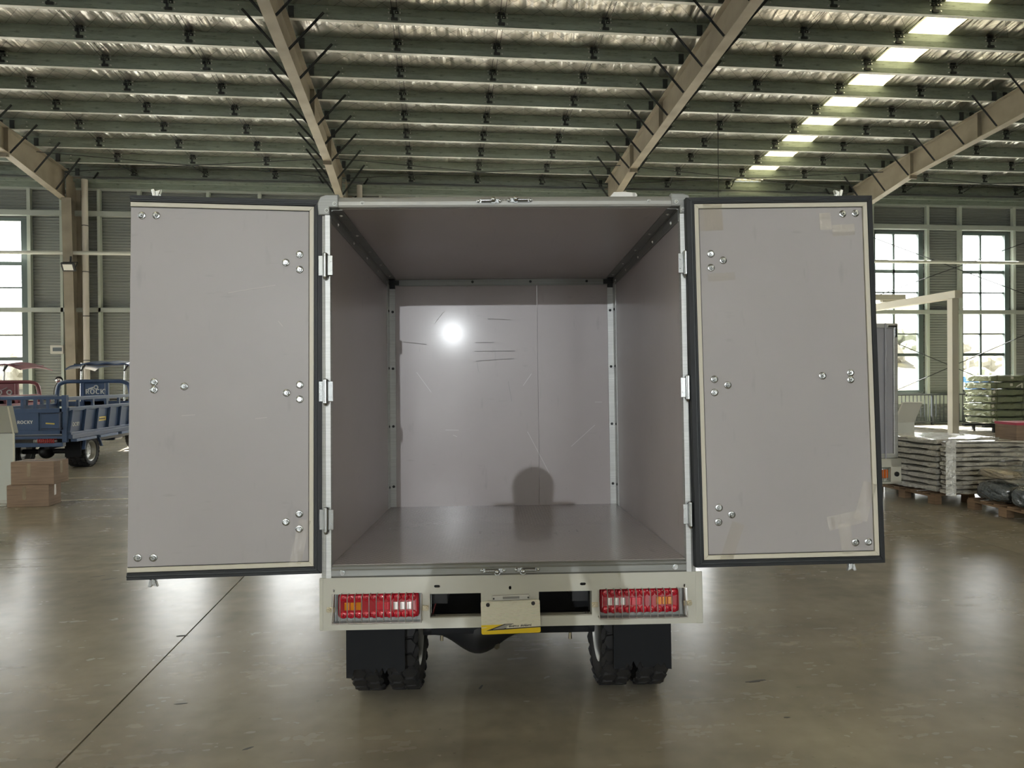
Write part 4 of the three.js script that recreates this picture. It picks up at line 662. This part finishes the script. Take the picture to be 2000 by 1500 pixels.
{
  const b = bedTricycle('flatbed_tricycle', 'dark blue cargo tricycle with railed bed and canopy on the left', [-6.17, 0, -12.48], 0, bluePaint, blueDark, { canopyX: -0.62, canopyW: 1.42, canopyY: 1.9 });
  const put = (parent, text, size, x, y, z, m, ry = 0) => { const q = part(parent, 'lettering', lettering(text, size, 0.004), m); q.position.set(x, y, z); q.rotation.y = ry; return q; };
  put(b, 'ROCKY', 0.055, -0.66, 0.845, 0.004, stencil); put(b, 'ROCKY', 0.1, -0.66, 1.315, -2.5, stencil); put(b, 'ROCKY', 0.066, 0.003, 0.79, -0.25, stencil, Math.PI / 2);
  part(b, 'emblem', [new THREE.TorusGeometry(0.035, 0.012, 8, 20).translate(-0.68, 1.4, -2.497), box(0.1, 0.03, 0.004, -0.78, 1.38, -2.497, 0, 0, 0.3)], stencil);
  part(b, 'sticker', box(0.14, 0.022, 0.003, -0.28, 0.815, -0.016, 0, 0, -0.08), yellowM);
  part(b, 'sticker', [box(0.004, 0.075, 0.34, 0.004, 0.83, -1.2)], yellowM); part(b, 'sticker_print', [box(0.004, 0.03, 0.26, 0.006, 0.83, -1.2)], M([0.16, 0.12, 0.05], 0.5));
  const r = bedTricycle('flatbed_tricycle', 'maroon tricycle with canopy and round mirror behind the blue one', [-8.5, 0, -14.0], 0, maroon, M([0.1, 0.03, 0.035], 0.5), { canopyX: -1.25, canopyW: 1.6, canopyY: 1.93, mirrors: [[-0.18, 1.56, -3.2]], len: 2.1 });
  part(r, 'emblem', [new THREE.TorusGeometry(0.045, 0.014, 8, 20).translate(-0.62, 1.3, -2.096), new THREE.TorusGeometry(0.045, 0.014, 8, 20).translate(-0.82, 1.3, -2.096), bar([-0.82, 1.33, -2.096], [-0.66, 1.4, -2.096], 0.05, 0.006)], stencil);
}
const sheetWhite = M([0.62, 0.665, 0.64], 0.35, 0, { clearcoat: 0.3, clearcoatRoughness: 0.3 });
{
  const w = thing('sheet_cabinet', 'pale white sheet metal cabinet with a sloped top at the left edge', 'cabinet', [-5.2, 0, -9.25]);
  part(w, 'front_panel', rbx(-0.75, 0, 0.05, 0.875, -0.03, 0, 0.003), sheetWhite);
  part(w, 'sloped_panel', bar([-0.375, 0.87, -0.016], [-0.54, 1.2, -0.2], 0.75, 0.028).applyMatrix4(new THREE.Matrix4().makeShear(0, 0, 0, 0, 0, 0)), M([0.44, 0.46, 0.44], 0.4));
  part(w, 'edge_strip', [bar([0, 0.87, 0], [-0.165, 1.2, -0.185], 0.014), bar([0, 0.05, 0.0], [0, 0.875, 0.0], 0.012)], M([0.75, 0.74, 0.66], 0.4));
  part(w, 'side_panel', bx(-0.75, -0.73, 0.05, 1.1, -0.5, -0.03), sheetWhite);
  part(w, 'foot', [box(0.4, 0.02, 0.16, -0.24, 0.012, 0.05, 0, 0.1), bx(-0.75, 0, 0.02, 0.06, -0.03, 0.01)], M([0.55, 0.56, 0.53], 0.4));
}
const cardMap = dataTex(256, 256, (u, v) => { const k = 0.8 + 0.2 * (fbmP(u, v, 4, 60, 3) - 0.5) + 0.15 * (fbmP(u, v, 6, 6, 3) - 0.5); return [k, k * 0.97, k * 0.93]; }, true, 1, 1);
const card = M([0.5, 0.38, 0.3], 0.75, 0, { map: cardMap }), cardTape = new THREE.MeshPhysicalMaterial({ color: lin(0.9, 0.85, 0.74), roughness: 0.12, transmission: 0.8, thickness: 0, side: THREE.DoubleSide });
function carton(label, pos, ry, w, h, d, group) {
  const t = thing('cardboard_box', label, 'box', pos, ry, group);
  part(t, 'carton', rbx(-w / 2, w / 2, 0, h, -d / 2, d / 2, 0.006), card);
  part(t, 'top_flap', [bx(-w / 2 + 0.003, w / 2 - 0.003, h, h + 0.004, 0.002, d / 2 - 0.002), bx(-w / 2 + 0.003, w / 2 - 0.003, h, h + 0.004, -d / 2 + 0.002, -0.002)], card);
  part(t, 'packing_tape', [bx(-w / 2 - 0.001, w / 2 + 0.001, h + 0.004, h + 0.0048, -0.025, 0.025), bx(w / 2 + 0.0005, w / 2 + 0.0013, h * 0.45, h + 0.004, -0.025, 0.025), bx(-0.06, -0.02, h * 0.35, h * 0.95, d / 2 + 0.0005, d / 2 + 0.0012)], cardTape);
  return t;
}
carton('brown cardboard box on the floor, lower of the two stacked', [-4.93, 0, -9.18], 0.04, 0.47, 0.262, 0.3, 'cardboard boxes stacked on the floor');
carton('brown cardboard box on top of another on the floor', [-4.87, 0.267, -9.2], -0.03, 0.5, 0.275, 0.32, 'cardboard boxes stacked on the floor');

// ---------------------------------------------------------------- things to the right
{
  const t = thing('cargo_tricycle', 'second white box tricycle parked closed, seen past the right door', 'truck', [5.24, 0, -7.5], 0.02);
  const grey = M([0.4, 0.41, 0.44], 0.35, 0, { map: panelMap });
  const by = 0.56, ty = 2.1, w = 1.5;
  part(t, 'box_shell', [bx(-w, -w + 0.03, by, ty, -1.8, -0.02), bx(-0.03, 0, by, ty, -1.8, -0.02), bx(-w, 0, ty - 0.03, ty, -1.8, -0.02), bx(-w, 0, by, by + 0.03, -1.8, -0.02), bx(-w, 0, by, ty, -1.83, -1.8)], whitePaint);
  for (const [a, b] of [[-w + 0.05, -w / 2], [-w / 2, -0.055]]) part(t, 'rear_door', [rbx(a + 0.003, b - 0.003, by + 0.05, ty - 0.05, -0.02, 0.0, 0.003)], grey);
  part(t, 'frame', [rbx(-w, 0, ty - 0.055, ty, -0.02, 0.012, 0.01), rbx(-0.055, 0, by, ty, -0.02, 0.012, 0.01), rbx(-w, -w + 0.055, by, ty, -0.02, 0.012, 0.01), rbx(-w, 0, by, by + 0.055, -0.02, 0.012, 0.01)], aluMat);
  part(t, 'corner_bracket', [rbx(-0.13, -0.01, ty - 0.045, ty - 0.02, 0.01, 0.02), rbx(-0.045, -0.015, ty - 0.16, ty - 0.02, 0.01, 0.02)], chrome);
  part(t, 'lock_rod', [cyl(0.01, 0.01, ty - by, -0.16, (ty + by) / 2, 0.02)], grey);
  part(t, 'bumper', [rbx(-w, 0.03, 0.27, 0.3, -0.05, 0.02), rbx(-w, 0.03, 0.46, 0.56, -0.05, 0.02), rbx(-0.1, 0.03, 0.27, 0.56, -0.05, 0.02), rbx(-w, -w + 0.08, 0.27, 0.56, -0.05, 0.02), rbx(-w + 0.4, -0.42, 0.27, 0.56, -0.05, 0.01)], whitePaint);
  for (const [a, b] of [[-0.4, -0.11], [-w + 0.09, -w + 0.39]]) { const l = sub(t, 'tail_light'); part(l, 'lens', rbx(a, b, 0.33, 0.43, -0.04, -0.01, 0.01), M([0.75, 0.16, 0.02], 0.15, 0, { clearcoat: 1 })); for (let i = 0; i < 8; i++) part(l, 'guard_wire', rod([a + 0.02 + i * (b - a - 0.04) / 7, 0.3, 0.03], [a + 0.02 + i * (b - a - 0.04) / 7, 0.46, 0.03], 0.0035, 6), zincMat); part(l, 'guard_bar', [rod([a, 0.3, 0.03], [b, 0.3, 0.03], 0.004, 6), rod([a, 0.46, 0.03], [b, 0.46, 0.03], 0.004, 6)], zincMat); }
  part(t, 'reflector', cyl(0.028, 0.028, 0.012, -0.03, 0.38, 0.024, Math.PI / 2), black);
  for (const [x, f] of [[-0.16, false], [-0.33, false], [-w + 0.16, true], [-w + 0.33, true]]) wheel(t, tyreMid, x, 0.285, -0.5, f);
  wheel(t, tyreMid, -w / 2, 0.285, -2.6, false); part(t, 'chassis', [bx(-1.1, -1.02, 0.38, 0.55, -2.7, -0.1), bx(-0.48, -0.4, 0.38, 0.55, -2.7, -0.1), rod([-w + 0.2, 0.285, -0.5], [-0.2, 0.285, -0.5], 0.045)], black);
}
{
  const g = thing('gantry_frame', 'cream white steel gantry frame with tall post by the far windows', 'frame', [12.17, 0, -15.4]);
  const m = M([0.62, 0.6, 0.52], 0.45);
  part(g, 'post', [rbx(-0.085, 0.085, 0.02, 3.32, -0.085, 0.085, 0.01)], m); part(g, 'post', rbx(-0.085, 0.085, 0.02, 3.32, -4.2, -4.03, 0.01), m);
  part(g, 'rail_beam', rbx(-0.075, 0.12, 3.32, 3.5, -4.3, 0.16, 0.01), m);
  part(g, 'base_plate', [bx(-0.2, 0.2, 0, 0.025, -0.2, 0.2), bx(-0.2, 0.2, 0, 0.025, -4.3, -3.9)], m);
  part(g, 'anchor_lump', [sph(0.09, -0.1, 0.05, 0.12, 1.3, 0.8, 1), sph(0.1, 0.1, 0.04, 0.13, 1.4, 0.8, 1)], M([0.2, 0.19, 0.15], 0.8));
  part(g, 'cross_beam', [rbx(-1.4, 1.25, 3.68, 3.84, -3.6, -3.42, 0.01), rbx(0.55, 0.98, 3.62, 3.68, -3.58, -3.44, 0.005)], m); part(g, 'stub', bar([-0.02, 3.5, -3.5], [-0.02, 3.7, -3.5], 0.1), m);
}
{
  const w = thing('sheet_cabinet', 'white folded sheet panel with a slanted top near the railing', 'cabinet', [6.07, 0, -8.75]);
  part(w, 'front_panel', rbx(0, 0.285, 0.0, 0.88, -0.02, 0, 0.003), M([0.6, 0.61, 0.56], 0.4));
  const s = ext(poly([[0, 0.88], [0.285, 0.88], [0.45, 1.142], [0.16, 1.142]]), 0.02, 0.001); { const p = s.attributes.position; for (let i = 0; i < p.count; i++) p.setZ(i, p.getZ(i) - 0.02 - (p.getY(i) - 0.88) * 0.25); s.computeVertexNormals(); }
  part(w, 'slanted_panel', s, M([0.5, 0.5, 0.45], 0.4)); part(w, 'edge_strip', [bar([0, 0.88, 0], [0.16, 1.142, -0.065], 0.012), bar([0.16, 1.142, -0.065], [0.45, 1.142, -0.065], 0.01)], M([0.75, 0.74, 0.68], 0.4));
  part(w, 'rear_panel', bx(0, 0.02, 0, 0.88, -0.22, -0.02), sheetWhite);
}
// plastic film: crumpled skin over a box, layers show through as ledges
const filmBump = dataTex(512, 512, (u, v) => { const a = 1 - Math.abs(2 * fbmP(u, v, 8, 14, 4) - 1), b = 1 - Math.abs(2 * fbmP(u + 0.5, v, 30, 24, 3) - 1); return 0.6 * a + 0.4 * b; }, false, 1.6, 1.6);
const filmMat = (c, r = 0.25) => M(c, r, 0.1, { bumpMap: filmBump, bumpScale: 0.02, clearcoat: 0.9, clearcoatRoughness: 0.12 });
const layerBox = (w, h, d, amp, s) => { const g = new RoundedBoxGeometry(w, h, d, 3, Math.min(h * 0.35, 0.02)); let q = new THREE.BoxGeometry(w, h, d, Math.ceil(w / 0.06), 3, Math.ceil(d / 0.06)); const p = q.attributes.position; for (let i = 0; i < p.count; i++) { const x = p.getX(i), y = p.getY(i), z = p.getZ(i), n = () => 0; const e = (vnoise(x * 9 + s * 7, z * 9 + y * 30) - 0.5) * amp, f = (vnoise(y * 40 + s * 3, (x + z) * 14) - 0.5) * amp; p.setXYZ(i, x + Math.sign(x) * (Math.abs(Math.abs(x) - w / 2) < 1e-4 ? f : 0), y + (Math.abs(Math.abs(y) - h / 2) < 1e-4 ? e * 0.5 - (Math.abs(Math.abs(x) - w / 2) < 1e-4 || Math.abs(Math.abs(z) - d / 2) < 1e-4 ? Math.sign(y) * h * 0.14 : 0) : 0), z + (Math.abs(Math.abs(z) - d / 2) < 1e-4 ? Math.sign(z) * f : 0)); } q = toCreasedNormals(mergeVertices(q.deleteAttribute('uv').deleteAttribute('normal') && q), 1.0); return q; };
const wood = M([0.42, 0.29, 0.18], 0.75, 0, { map: cardMap });
function pallet(label, pos, ry, w, d) {
  const t = thing('wooden_pallet', label, 'pallet', pos, ry);
  for (let i = 0; i < 6; i++) part(t, 'deck_board', rbx(0, w, 0.105, 0.125, -d + 0.02 + i * (d - 0.1) / 5, -d + 0.1 + i * (d - 0.1) / 5, 0.003), wood);
  for (const x of [0, w / 2 - 0.04, w - 0.08]) part(t, 'stringer', rbx(x, x + 0.08, 0.085, 0.105, -d, 0, 0.003), wood);
  for (const x of [0, w / 2 - 0.04, w - 0.08]) for (const z of [-d + 0.06, -d / 2, -0.06]) part(t, 'block', rbx(x, x + 0.09, 0, 0.085, z - 0.055, z + 0.055, 0.003), wood);
  return t;
}
{
  // film-wrapped stack of white frames, in two leaning bundles on one pallet
  pallet('wooden pallet under the tall white film-wrapped stack', [5.74, 0, -7.55], 0.1, 1.0, 1.05);
  const film = filmMat([0.6, 0.585, 0.53]), film2 = filmMat([0.5, 0.485, 0.43], 0.32);
  const bundle = (label, pos, ry, w, d, n, m, rag) => {
    const t = thing('wrapped_bundle', label, 'bundle', pos, ry), h = (rag ? 0.585 : 0.62) / n;
    const vs = [0, 1, 2].map((k) => geo(layerBox(w, h * 0.97, d, 0.03, k + n)));
    for (let i = 0; i < n; i++) again(t, 'layer', { geometry: vs[i % 3], material: m }, w / 2 + 0.012 * (hash(i, n) - 0.5), h * (i + 0.5), -d / 2 + 0.012 * (hash(n, i) - 0.5));
    if (rag) { const g = new THREE.PlaneGeometry(0.1, 0.64, 6, 40), p = g.attributes.position; for (let i = 0; i < p.count; i++) p.setZ(i, 0.05 * (fbm(p.getX(i) * 40, p.getY(i) * 26, 3) - 0.4)); g.computeVertexNormals(); part(t, 'film_seam', tr(g, 0.02, 0.31, 0.03, 0, -0.5, 0), filmMat([0.62, 0.62, 0.58], 0.15)); part(t, 'film_top', tr(geo(layerBox(w, 0.02, d, 0.03, 9)), w / 2, 0.596, -d / 2), film); }
    return t;
  };
  bundle('white film-wrapped stack with loose shiny folds, nearer the second tricycle', [5.79, 0.14, -7.6], 0.16, 0.95, 0.85, 9, film, false);
  bundle('white film-wrapped stack of flat frames with dark gaps, under the red-edged carton', [5.79, 0.14, -7.42], -0.08, 1.6, 0.12, 11, film2, true);
  const c = thing('open_carton', 'brown carton with a red taped rim on top of the wrapped stack', 'box', [6.72, 0.735, -7.5], -0.08);
  const k = card; part(c, 'carton', rbx(0, 0.55, 0, 0.2, -0.35, 0, 0.005), k); part(c, 'red_rim', [bx(-0.004, 0.553, 0.178, 0.207, -0.352, 0.004)], M([0.5, 0.05, 0.1], 0.5));
  for (const x of [0.14, 0.3]) part(c, 'fold_crease', bx(x, x + 0.004, 0.0, 0.18, 0.0005, 0.0025), M([0.3, 0.2, 0.14], 0.8));
}
{
  pallet('wooden pallet carrying the pile of clear plastic parts bags', [5.93, 0, -6.3], 0.0, 1.1, 1.0);
  const mk = (seed, sx, sy, sz) => { const g = mergeVertices(new THREE.IcosahedronGeometry(0.5, 14).deleteAttribute('uv').deleteAttribute('normal')); const p = g.attributes.position; for (let i = 0; i < p.count; i++) { let x = p.getX(i), y = p.getY(i), z = p.getZ(i); const e = 0.6, l = Math.pow(Math.pow(Math.abs(2 * x), 3) + Math.pow(Math.abs(2 * y), 3) + Math.pow(Math.abs(2 * z), 3), -1 / 3); const n = 1 - Math.abs(2 * fbm(x * 5 + seed * 3.1, y * 6 + z * 5, 3) - 1), m = vnoise(x * 3 + seed, z * 3 + y * 2); const f = l * (0.78 + 0.22 * n + 0.14 * m); p.setXYZ(i, x * f * sx, Math.max(-0.46, y * f) * sy, z * f * sz); } g.computeVertexNormals(); return g; };
  const clearDark = filmMat([0.1, 0.115, 0.12], 0.14), clearLight = filmMat([0.42, 0.41, 0.37], 0.2), clearTan = filmMat([0.36, 0.31, 0.22], 0.22);
  const G = 'plastic bags of parts on the pallet';
  const bag = (label, pos, s, m, seed, ry = 0) => { const t = thing('plastic_bag', label, 'bag', pos, ry, G); part(t, 'bag', mk(seed, ...s), m); return t; };
  bag('dark crumpled plastic bag at the left front corner of the pallet', [6.05, 0.24, -6.98], [0.26, 0.22, 0.46], clearDark, 1, 0.0);
  bag('small dark shiny plastic bag between two larger bags on the pallet', [6.04, 0.235, -6.6], [0.22, 0.21, 0.24], clearDark, 2);
  const r = bag('clear plastic bag with a red printed patch on the pallet', [6.06, 0.28, -6.28], [0.24, 0.3, 0.32], clearLight, 3);
  part(r, 'red_patch', box(0.006, 0.09, 0.12, -0.128, 0.0, 0.04, 0, 0, 0.12), M([0.6, 0.03, 0.06], 0.3)); part(r, 'patch_print', [box(0.004, 0.008, 0.09, -0.133, 0.02, 0.04, 0, 0, 0.12), box(0.004, 0.008, 0.07, -0.131, -0.01, 0.04, 0, 0, 0.12)], M([0.8, 0.7, 0.7], 0.4));
  bag('tan wrinkled plastic bag lying across the dark bags', [6.06, 0.43, -6.98], [0.24, 0.1, 0.42], clearTan, 4, 0);
  bag('grey plastic bag under the long tan bag', [6.43, 0.25, -6.62], [0.3, 0.22, 0.85], clearDark, 7);
  bag('pale crumpled bag standing high at the back of the pallet', [6.42, 0.49, -6.9], [0.22, 0.2, 0.2], clearLight, 5);
  bag('long tan plastic bag on top of the pile', [6.42, 0.46, -6.45], [0.28, 0.15, 0.4], clearTan, 6, 0);
}
{
  // seven green film packages on a trestle by the far wall
  const tr0 = thing('trestle', 'low dark steel trestle under the green wrapped packages', 'trestle', [14.2, 0, -16.9]);
  part(tr0, 'top_bar', [bx(0, 2.4, 0.14, 0.19, -0.05, 0.05), bx(0, 2.4, 0.14, 0.19, -0.75, -0.65)], darkSteel); for (const x of [0.3, 2.1]) part(tr0, 'leg', [bx(x - 0.03, x + 0.03, 0, 0.14, -0.03, 0.03), bx(x - 0.03, x + 0.03, 0, 0.14, -0.73, -0.67)], darkSteel);
  const green = filmMat([0.3, 0.34, 0.22], 0.3), wm = M([0.8, 0.8, 0.72], 0.5), G = 'green film-wrapped packages in a stack';
  const place = ['topmost', 'second from the top', 'third from the top', 'middle one', 'third from the bottom', 'second from the bottom', 'lowest'];
  const vs = [0, 1, 2].map((k) => geo(layerBox(1.5, 0.163, 0.9, 0.05, 20 + k)));
  for (let i = 0; i < 7; i++) {
    const t = thing('green_package', 'flat package in pale green film, ' + place[i] + ' of the stack of seven', 'package', [14.33 + 0.05 * hash(i, 3), 0.226 + 0.184 * (6 - i), -16.85], 0.03 * (hash(i, 7) - 0.5), G);
    again(t, 'package_body', { geometry: vs[i % 3], material: green }, 0.75, 0.082, -0.42);
    part(t, 'strap', [bx(0.16, 0.175, 0, 0.166, 0.03, 0.042), bx(0.9, 0.912, 0, 0.166, 0.03, 0.042)], M([0.16, 0.18, 0.1], 0.6));
    part(t, 'loose_film_end', tr(new THREE.ConeGeometry(0.08, 0.16, 7, 3), -0.03, 0.085, -0.1, 0, 0, Math.PI / 2), green);
    part(t, 'paper_label', box(0.07, 0.07, 0.006, i < 2 ? 0.58 : 0.06, 0.1, 0.045, 0, 0, 0.1 * i), wm);
    if (i === 1) part(t, 'white_strap', [box(0.03, 0.13, 0.006, 0.88, 0.075, 0.05), box(0.2, 0.03, 0.006, 0.8, 0.09, 0.05, 0, 0, 0.5)], wm);
  }
}

// ---------------------------------------------------------------- the photographer, who stands behind the camera and throws the shadow
{
  const P = [-0.22, 0, 0.42], t = thing('person', 'person in a dark jacket standing behind the camera holding up a phone', 'person', P);
  const bones = [], J = (a, b, ra, rb, k) => bones.push([a, b, ra, rb, k]);
  J([0, 1.02, 0], [0, 1.3, 0], 0.16, 0.18); J([0, 1.3, 0], [0, 1.62, 0.01], 0.18, 0.16); J([-0.15, 1.685, 0.01], [0.15, 1.685, 0.01], 0.08, 0.08); J([0, 1.6, 0], [0, 1.73, -0.02], 0.1, 0.075);
  for (const s of [-1, 1]) { J([s * 0.09, 1.0, 0], [s * 0.1, 0.54, 0.0], 0.1, 0.068); J([s * 0.1, 0.54, 0], [s * 0.11, 0.1, 0.03], 0.062, 0.045); J([s * 0.11, 0.06, 0.05], [s * 0.12, 0.045, -0.16], 0.045, 0.04); J([s * 0.09, 1.02, 0], [0, 1.06, 0], 0.13, 0.13); }
  const hands = [[0.14, 1.46, -0.34], [0.3, 1.46, -0.34]];
  J([-0.19, 1.67, 0.01], [-0.28, 1.34, -0.06], 0.075, 0.06); J([-0.28, 1.34, -0.06], [0.1, 1.42, -0.33], 0.048, 0.032); J([0.19, 1.67, 0.01], [0.34, 1.34, -0.04], 0.075, 0.06); J([0.33, 1.32, -0.04], [0.3, 1.42, -0.33], 0.048, 0.032);
  const field = (bs, lo, hi, res, kk) => {
    const mc = new MarchingCubes(res, new THREE.MeshStandardMaterial(), true, false, 400000), S = Math.max(hi[0] - lo[0], hi[1] - lo[1], hi[2] - lo[2]) / 2, c = lo.map((v, i) => (v + hi[i]) / 2); mc.isolation = 0; let q = 0;
    for (let z = 0; z < res; z++) for (let y = 0; y < res; y++) for (let x = 0; x < res; x++, q++) {
      const px = c[0] + (x / (res / 2) - 1) * S, py = c[1] + (y / (res / 2) - 1) * S, pz = c[2] + (z / (res / 2) - 1) * S; let m = 1e3;
      if (px < lo[0] || px > hi[0] || py < lo[1] || py > hi[1] || pz < lo[2] || pz > hi[2]) { mc.field[q] = -1; continue; }
      for (const [a, b, ra, rb] of bs) { const dx = b[0] - a[0], dy = b[1] - a[1], dz = b[2] - a[2], t2 = Math.max(0, Math.min(1, ((px - a[0]) * dx + (py - a[1]) * dy + (pz - a[2]) * dz) / (dx * dx + dy * dy + dz * dz + 1e-9))); const d = Math.hypot(px - a[0] - dx * t2, py - a[1] - dy * t2, pz - a[2] - dz * t2) - ra - (rb - ra) * t2; const h = Math.max(kk - Math.abs(m - d), 0) / kk; m = Math.min(m, d) - h * h * kk / 4; }
      mc.field[q] = -m;
    }
    mc.update(); const n = mc.count, g = new THREE.BufferGeometry(); g.setAttribute('position', new THREE.BufferAttribute(mc.positionArray.slice(0, n * 3), 3)); g.setAttribute('normal', new THREE.BufferAttribute(mc.normalArray.slice(0, n * 3), 3)); g.scale(S, S, S); g.translate(...c); return g;
  };
  const body = field(bones, [-0.5, -0.02, -0.5], [0.5, 1.8, 0.35], 90, 0.05);
  part(t, 'jacket_and_trousers', body, M([0.03, 0.035, 0.05], 0.8));
  const skin = M([0.5, 0.32, 0.23], 0.5, 0), head = [[[0, 1.8, -0.01], [0, 1.83, 0.0], 0.088, 0.092], [[0, 1.76, -0.04], [0, 1.73, -0.055], 0.06, 0.045], [[0, 1.785, -0.1], [0, 1.765, -0.112], 0.012, 0.016], [[-0.086, 1.785, 0.0], [-0.088, 1.765, 0.0], 0.016, 0.012], [[0.086, 1.785, 0.0], [0.088, 1.765, 0.0], 0.016, 0.012], [[-0.02, 1.738, -0.096], [0.02, 1.738, -0.096], 0.008, 0.008], [[0, 1.7, -0.02], [0, 1.6, -0.01], 0.055, 0.06]];
  const hd = part(t, 'head', field(head, [-0.13, 1.58, -0.14], [0.13, 1.95, 0.13], 64, 0.02), skin);
  part(hd, 'hair', [sph(0.108, 0, 1.84, 0.015, 1, 0.98, 1.02, 20)], M([0.012, 0.011, 0.01], 0.7));
  part(hd, 'eye', [sph(0.011, -0.032, 1.795, -0.084, 1, 0.7, 0.6), sph(0.011, 0.032, 1.795, -0.084, 1, 0.7, 0.6)], M([0.05, 0.04, 0.035], 0.2));
  for (const [i, s] of [[0, 1], [1, -1]]) {
    const [hx, hy, hz] = hands[i], f = [[[hx - s * 0.02, hy - 0.05, hz + 0.01], [hx, hy, hz + 0.02], 0.028, 0.03]];
    for (let k = 0; k < 4; k++) { const y = hy + 0.035 - k * 0.022, l = [0.03, 0.034, 0.031, 0.024][k]; f.push([[hx, y, hz + 0.02], [hx + s * 0.012, y + 0.004, hz - 0.004], 0.0095, 0.009]); f.push([[hx + s * 0.012, y + 0.004, hz - 0.004], [hx + s * (0.012 + l), y + 0.004, hz - 0.0], 0.009, 0.0075]); }
    f.push([[hx - s * 0.005, hy + 0.02, hz + 0.04], [hx + s * 0.03, hy + 0.05, hz + 0.05], 0.012, 0.0095]);
    part(t, 'hand', field(f, [hx - 0.08, hy - 0.1, hz - 0.05], [hx + 0.08, hy + 0.08, hz + 0.09], 56, 0.008), skin);
  }
  const ph = thing('phone', 'dark phone in the hands of the photographer', 'phone', [0, 1.46, 0.075]);
  part(ph, 'case', rbox(0.152, 0.075, 0.008, 0.004), black); part(ph, 'screen', box(0.14, 0.066, 0.001, 0, 0, 0.0042), M([0.02, 0.02, 0.025], 0.1)); part(ph, 'lens', cyl(0.007, 0.007, 0.003, 0.05, 0.02, -0.005, Math.PI / 2), M([0.02, 0.02, 0.03], 0.05));
}
renderer.render(scene, camera);
